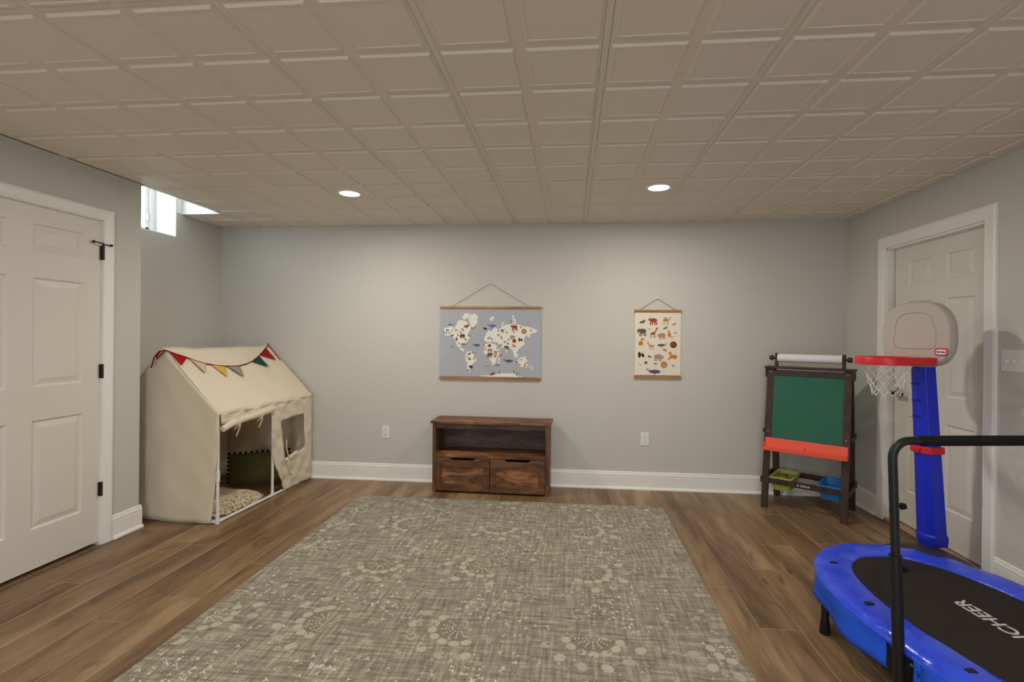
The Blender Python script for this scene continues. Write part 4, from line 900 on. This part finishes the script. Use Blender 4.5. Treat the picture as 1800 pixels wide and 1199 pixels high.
# local: x across, y along the long axis
BPAD = mat('blue_vinyl_pad', (40, 66, 226), .22, .5, bump=.35, bscale=18, var=(56, 90, 236), vscale=9); BSK = mat('blue_skirt_cloth', (36, 92, 228), .6, .25, bump=.1, bscale=30)
MATB = mat('black_jump_mat', (46, 40, 36), .8, .2, bump=.2, bscale=500)
n = 96
def oval(f, z): return [(lambda q: (q[0], q[1], z))(sup(2 * pi * i / n, B_ - f, A_ - f, NE)) for i in range(n)]
pad = MB(); prf = [(.004, .235), (-.006, .250), (.002, .266), (.03, .277), (.075, .280), (.12, .276), (.148, .270), (.152, .262), (.148, .250)]
vs = []
for a, (f_, z) in enumerate(prf):
    for i, (x, y, zz) in enumerate(oval(f_, z)):
        w = noise.noise((x * 9, y * 9, a * .3)) * .006 if 1 < a < 7 else 0
        vs.append((x, y, zz + w + (.003 * sin(i * 1.3) if a in (3, 4) else 0)))
pad.add(vs, [(a * n + j, a * n + (j + 1) % n, (a + 1) * n + (j + 1) % n, (a + 1) * n + j) for a in range(len(prf) - 1) for j in range(n)])
pado = pad.build('safety_pad', BPAD, tp, smooth=True)
MB().add(oval(.145, .262), [tuple(range(n))]).build('jump_mat', MATB, tp, solid=.003)
frm = MB().tube(oval(.02, .225), .014, 10, True).build('frame_ring', BLACKM, tp, smooth=True)
SPL = 3.31                                            # skirt gap beside the handlebar post (angle)
def skirt(t0, t1, name):
    m_ = int(abs(t1 - t0) / (2 * pi) * 110) + 4
    def fn(a, b):
        t = t0 + (t1 - t0) * a; x, y = sup(t, B_ + .003, A_ + .003, NE); nrm = Vector((x / B_, y / A_, 0)).normalized()
        e = .010 * sin(t * 13) * b + .012 * noise.noise((t * 5, b * 2, 0)) * b
        return Vector((x, y, .258 - b * (.125 + .012 * sin(t * 7)))) + nrm * (e - .004 * b)
    MB().grid(fn, m_, 6).build(name, BSK, tp, smooth=True, solid=.002)
skirt(-pi * .98 + .18, SPL - .09, 'skirt'); skirt(SPL + .09, 2 * pi - pi * .98 + .16, 'skirt')
for i, t in enumerate((RD(150), RD(90), RD(30), RD(-30), RD(-90), RD(-150))):
    x, y = sup(t, B_ - .02, A_ - .02, NE); d = Vector((x, y, 0)).normalized() * .0
    lg = MB().tube([(x, y, .225), (x * 1.0, y * 1.0, .02)], .0165, 12).build('leg', BLACKM, tp, smooth=True)
    MB().lathe([(.021, .0), (.022, .012), (.0185, .06), (.0175, .062)], 14, (x, y, 0)).build('rubber_foot', mat('black_rubber', (22, 22, 22), .7, .2), lg, smooth=True)
inv = (Matrix.Translation(TRc) @ Matrix.Rotation(th, 4, 'Z')).inverted()
def wl(p): return inv @ Vector(p)
lo, hi = wl((1.172, 1.868, 0)), wl((1.138, 1.872, .995)); dx = hi - lo
def on(z): return lo + dx * (z / .985)
perp = Vector((1, 0, 0)); far = on(.985) + Vector((.955, .0, .0)); flo = far - Vector((-.02, 0, .985))
hb = MB(); rb = .06; bend = [on(.985 - rb) + Vector((rb * (1 - cos(a)), 0, rb * sin(a))) for a in [i * pi / 2 / 7 for i in range(8)]]
bend2 = [far + Vector((-rb * (1 - cos(a)), 0, -rb + rb * sin(a))) for a in [i * pi / 2 / 7 for i in range(8)]][::-1]
hb.tube([on(.45)] + bend + bend2 + [far + Vector((.012, 0, -.53))], .0145, 14).build('handlebar', BLACKM, tp, smooth=True)
gr = MB().tube([bend[-1] + Vector((.045, 0, 0)), bend2[0] - Vector((.045, 0, 0))], .0185, 14).build('grip', mat('black_foam', (30, 28, 27), .85, .15), tp, smooth=True)
for q, s in ((on, 1), (lambda z: flo + (far - flo) * (z / .985), -1)):
    ps = MB().tube([q(.012), q(.58)], .0185, 14).build('post', BLACKM, tp, smooth=True)
    MB().tube([q(.57), q(.585)], .0205, 14).tube([q(.0), q(.02)], .021, 12).tube([q(.735), q(.742)], .0155, 12).build('post_sleeve', BLACKM, ps, smooth=True)
    for z in (.535, .755):
        MB().tube([q(z) + Vector((s * .012, 0, 0)), q(z) + Vector((s * .028, 0, 0))], .006, 10).tube([q(z) + Vector((s * .026, 0, 0)), q(z) + Vector((s * .04, -.003, 0))], [.013, .010], 8).build('clamp_knob', mat('black_rubber', (22, 22, 22), .7, .2), ps, smooth=True)
    p1 = q(.12) + Vector((s * .03, -.018, 0)); MB().box(min(p1.x - s * .026, p1.x + s * .05), max(p1.x - s * .026, p1.x + s * .05), p1.y - .003, p1.y + .003, .10, .235).tube([q(.02) + Vector((s * .036, -.0, 0)), q(.225) + Vector((s * .036, 0, 0))], .0135, 12).build('bracket', BLACKM, ps, smooth=True)
    for z in (.215, .13): MB().lathe([(.0075, 0), (.0075, .005), (.004, .006), (.004, .012)], 10, q(z) + Vector((s * .03, -.021, 0)), Matrix.Rotation(RD(90), 3, 'X')).build('bolt', mat('zinc_bolt', (190, 188, 184), .3, .5, metal=.8), ps, smooth=True)
text_mesh('mat_lettering', 'ANCHEER', .082, axes((.035, -.028, .2638), (0, 1, 0), (-1, 0, 0), (0, 0, 1)), mat('white_mat_print', (206, 204, 200), .6), tp, bold=.0012, sx=.98)
for t in (RD(205), RD(172), RD(225), RD(135)):
    x, y = sup(t, B_ - .075, A_ - .075, NE)
    MB().box(x - .016, x + .016, y - .010, y + .010, .2765, .283).build('pad_patch', BLACKM, pado, bev=.001)
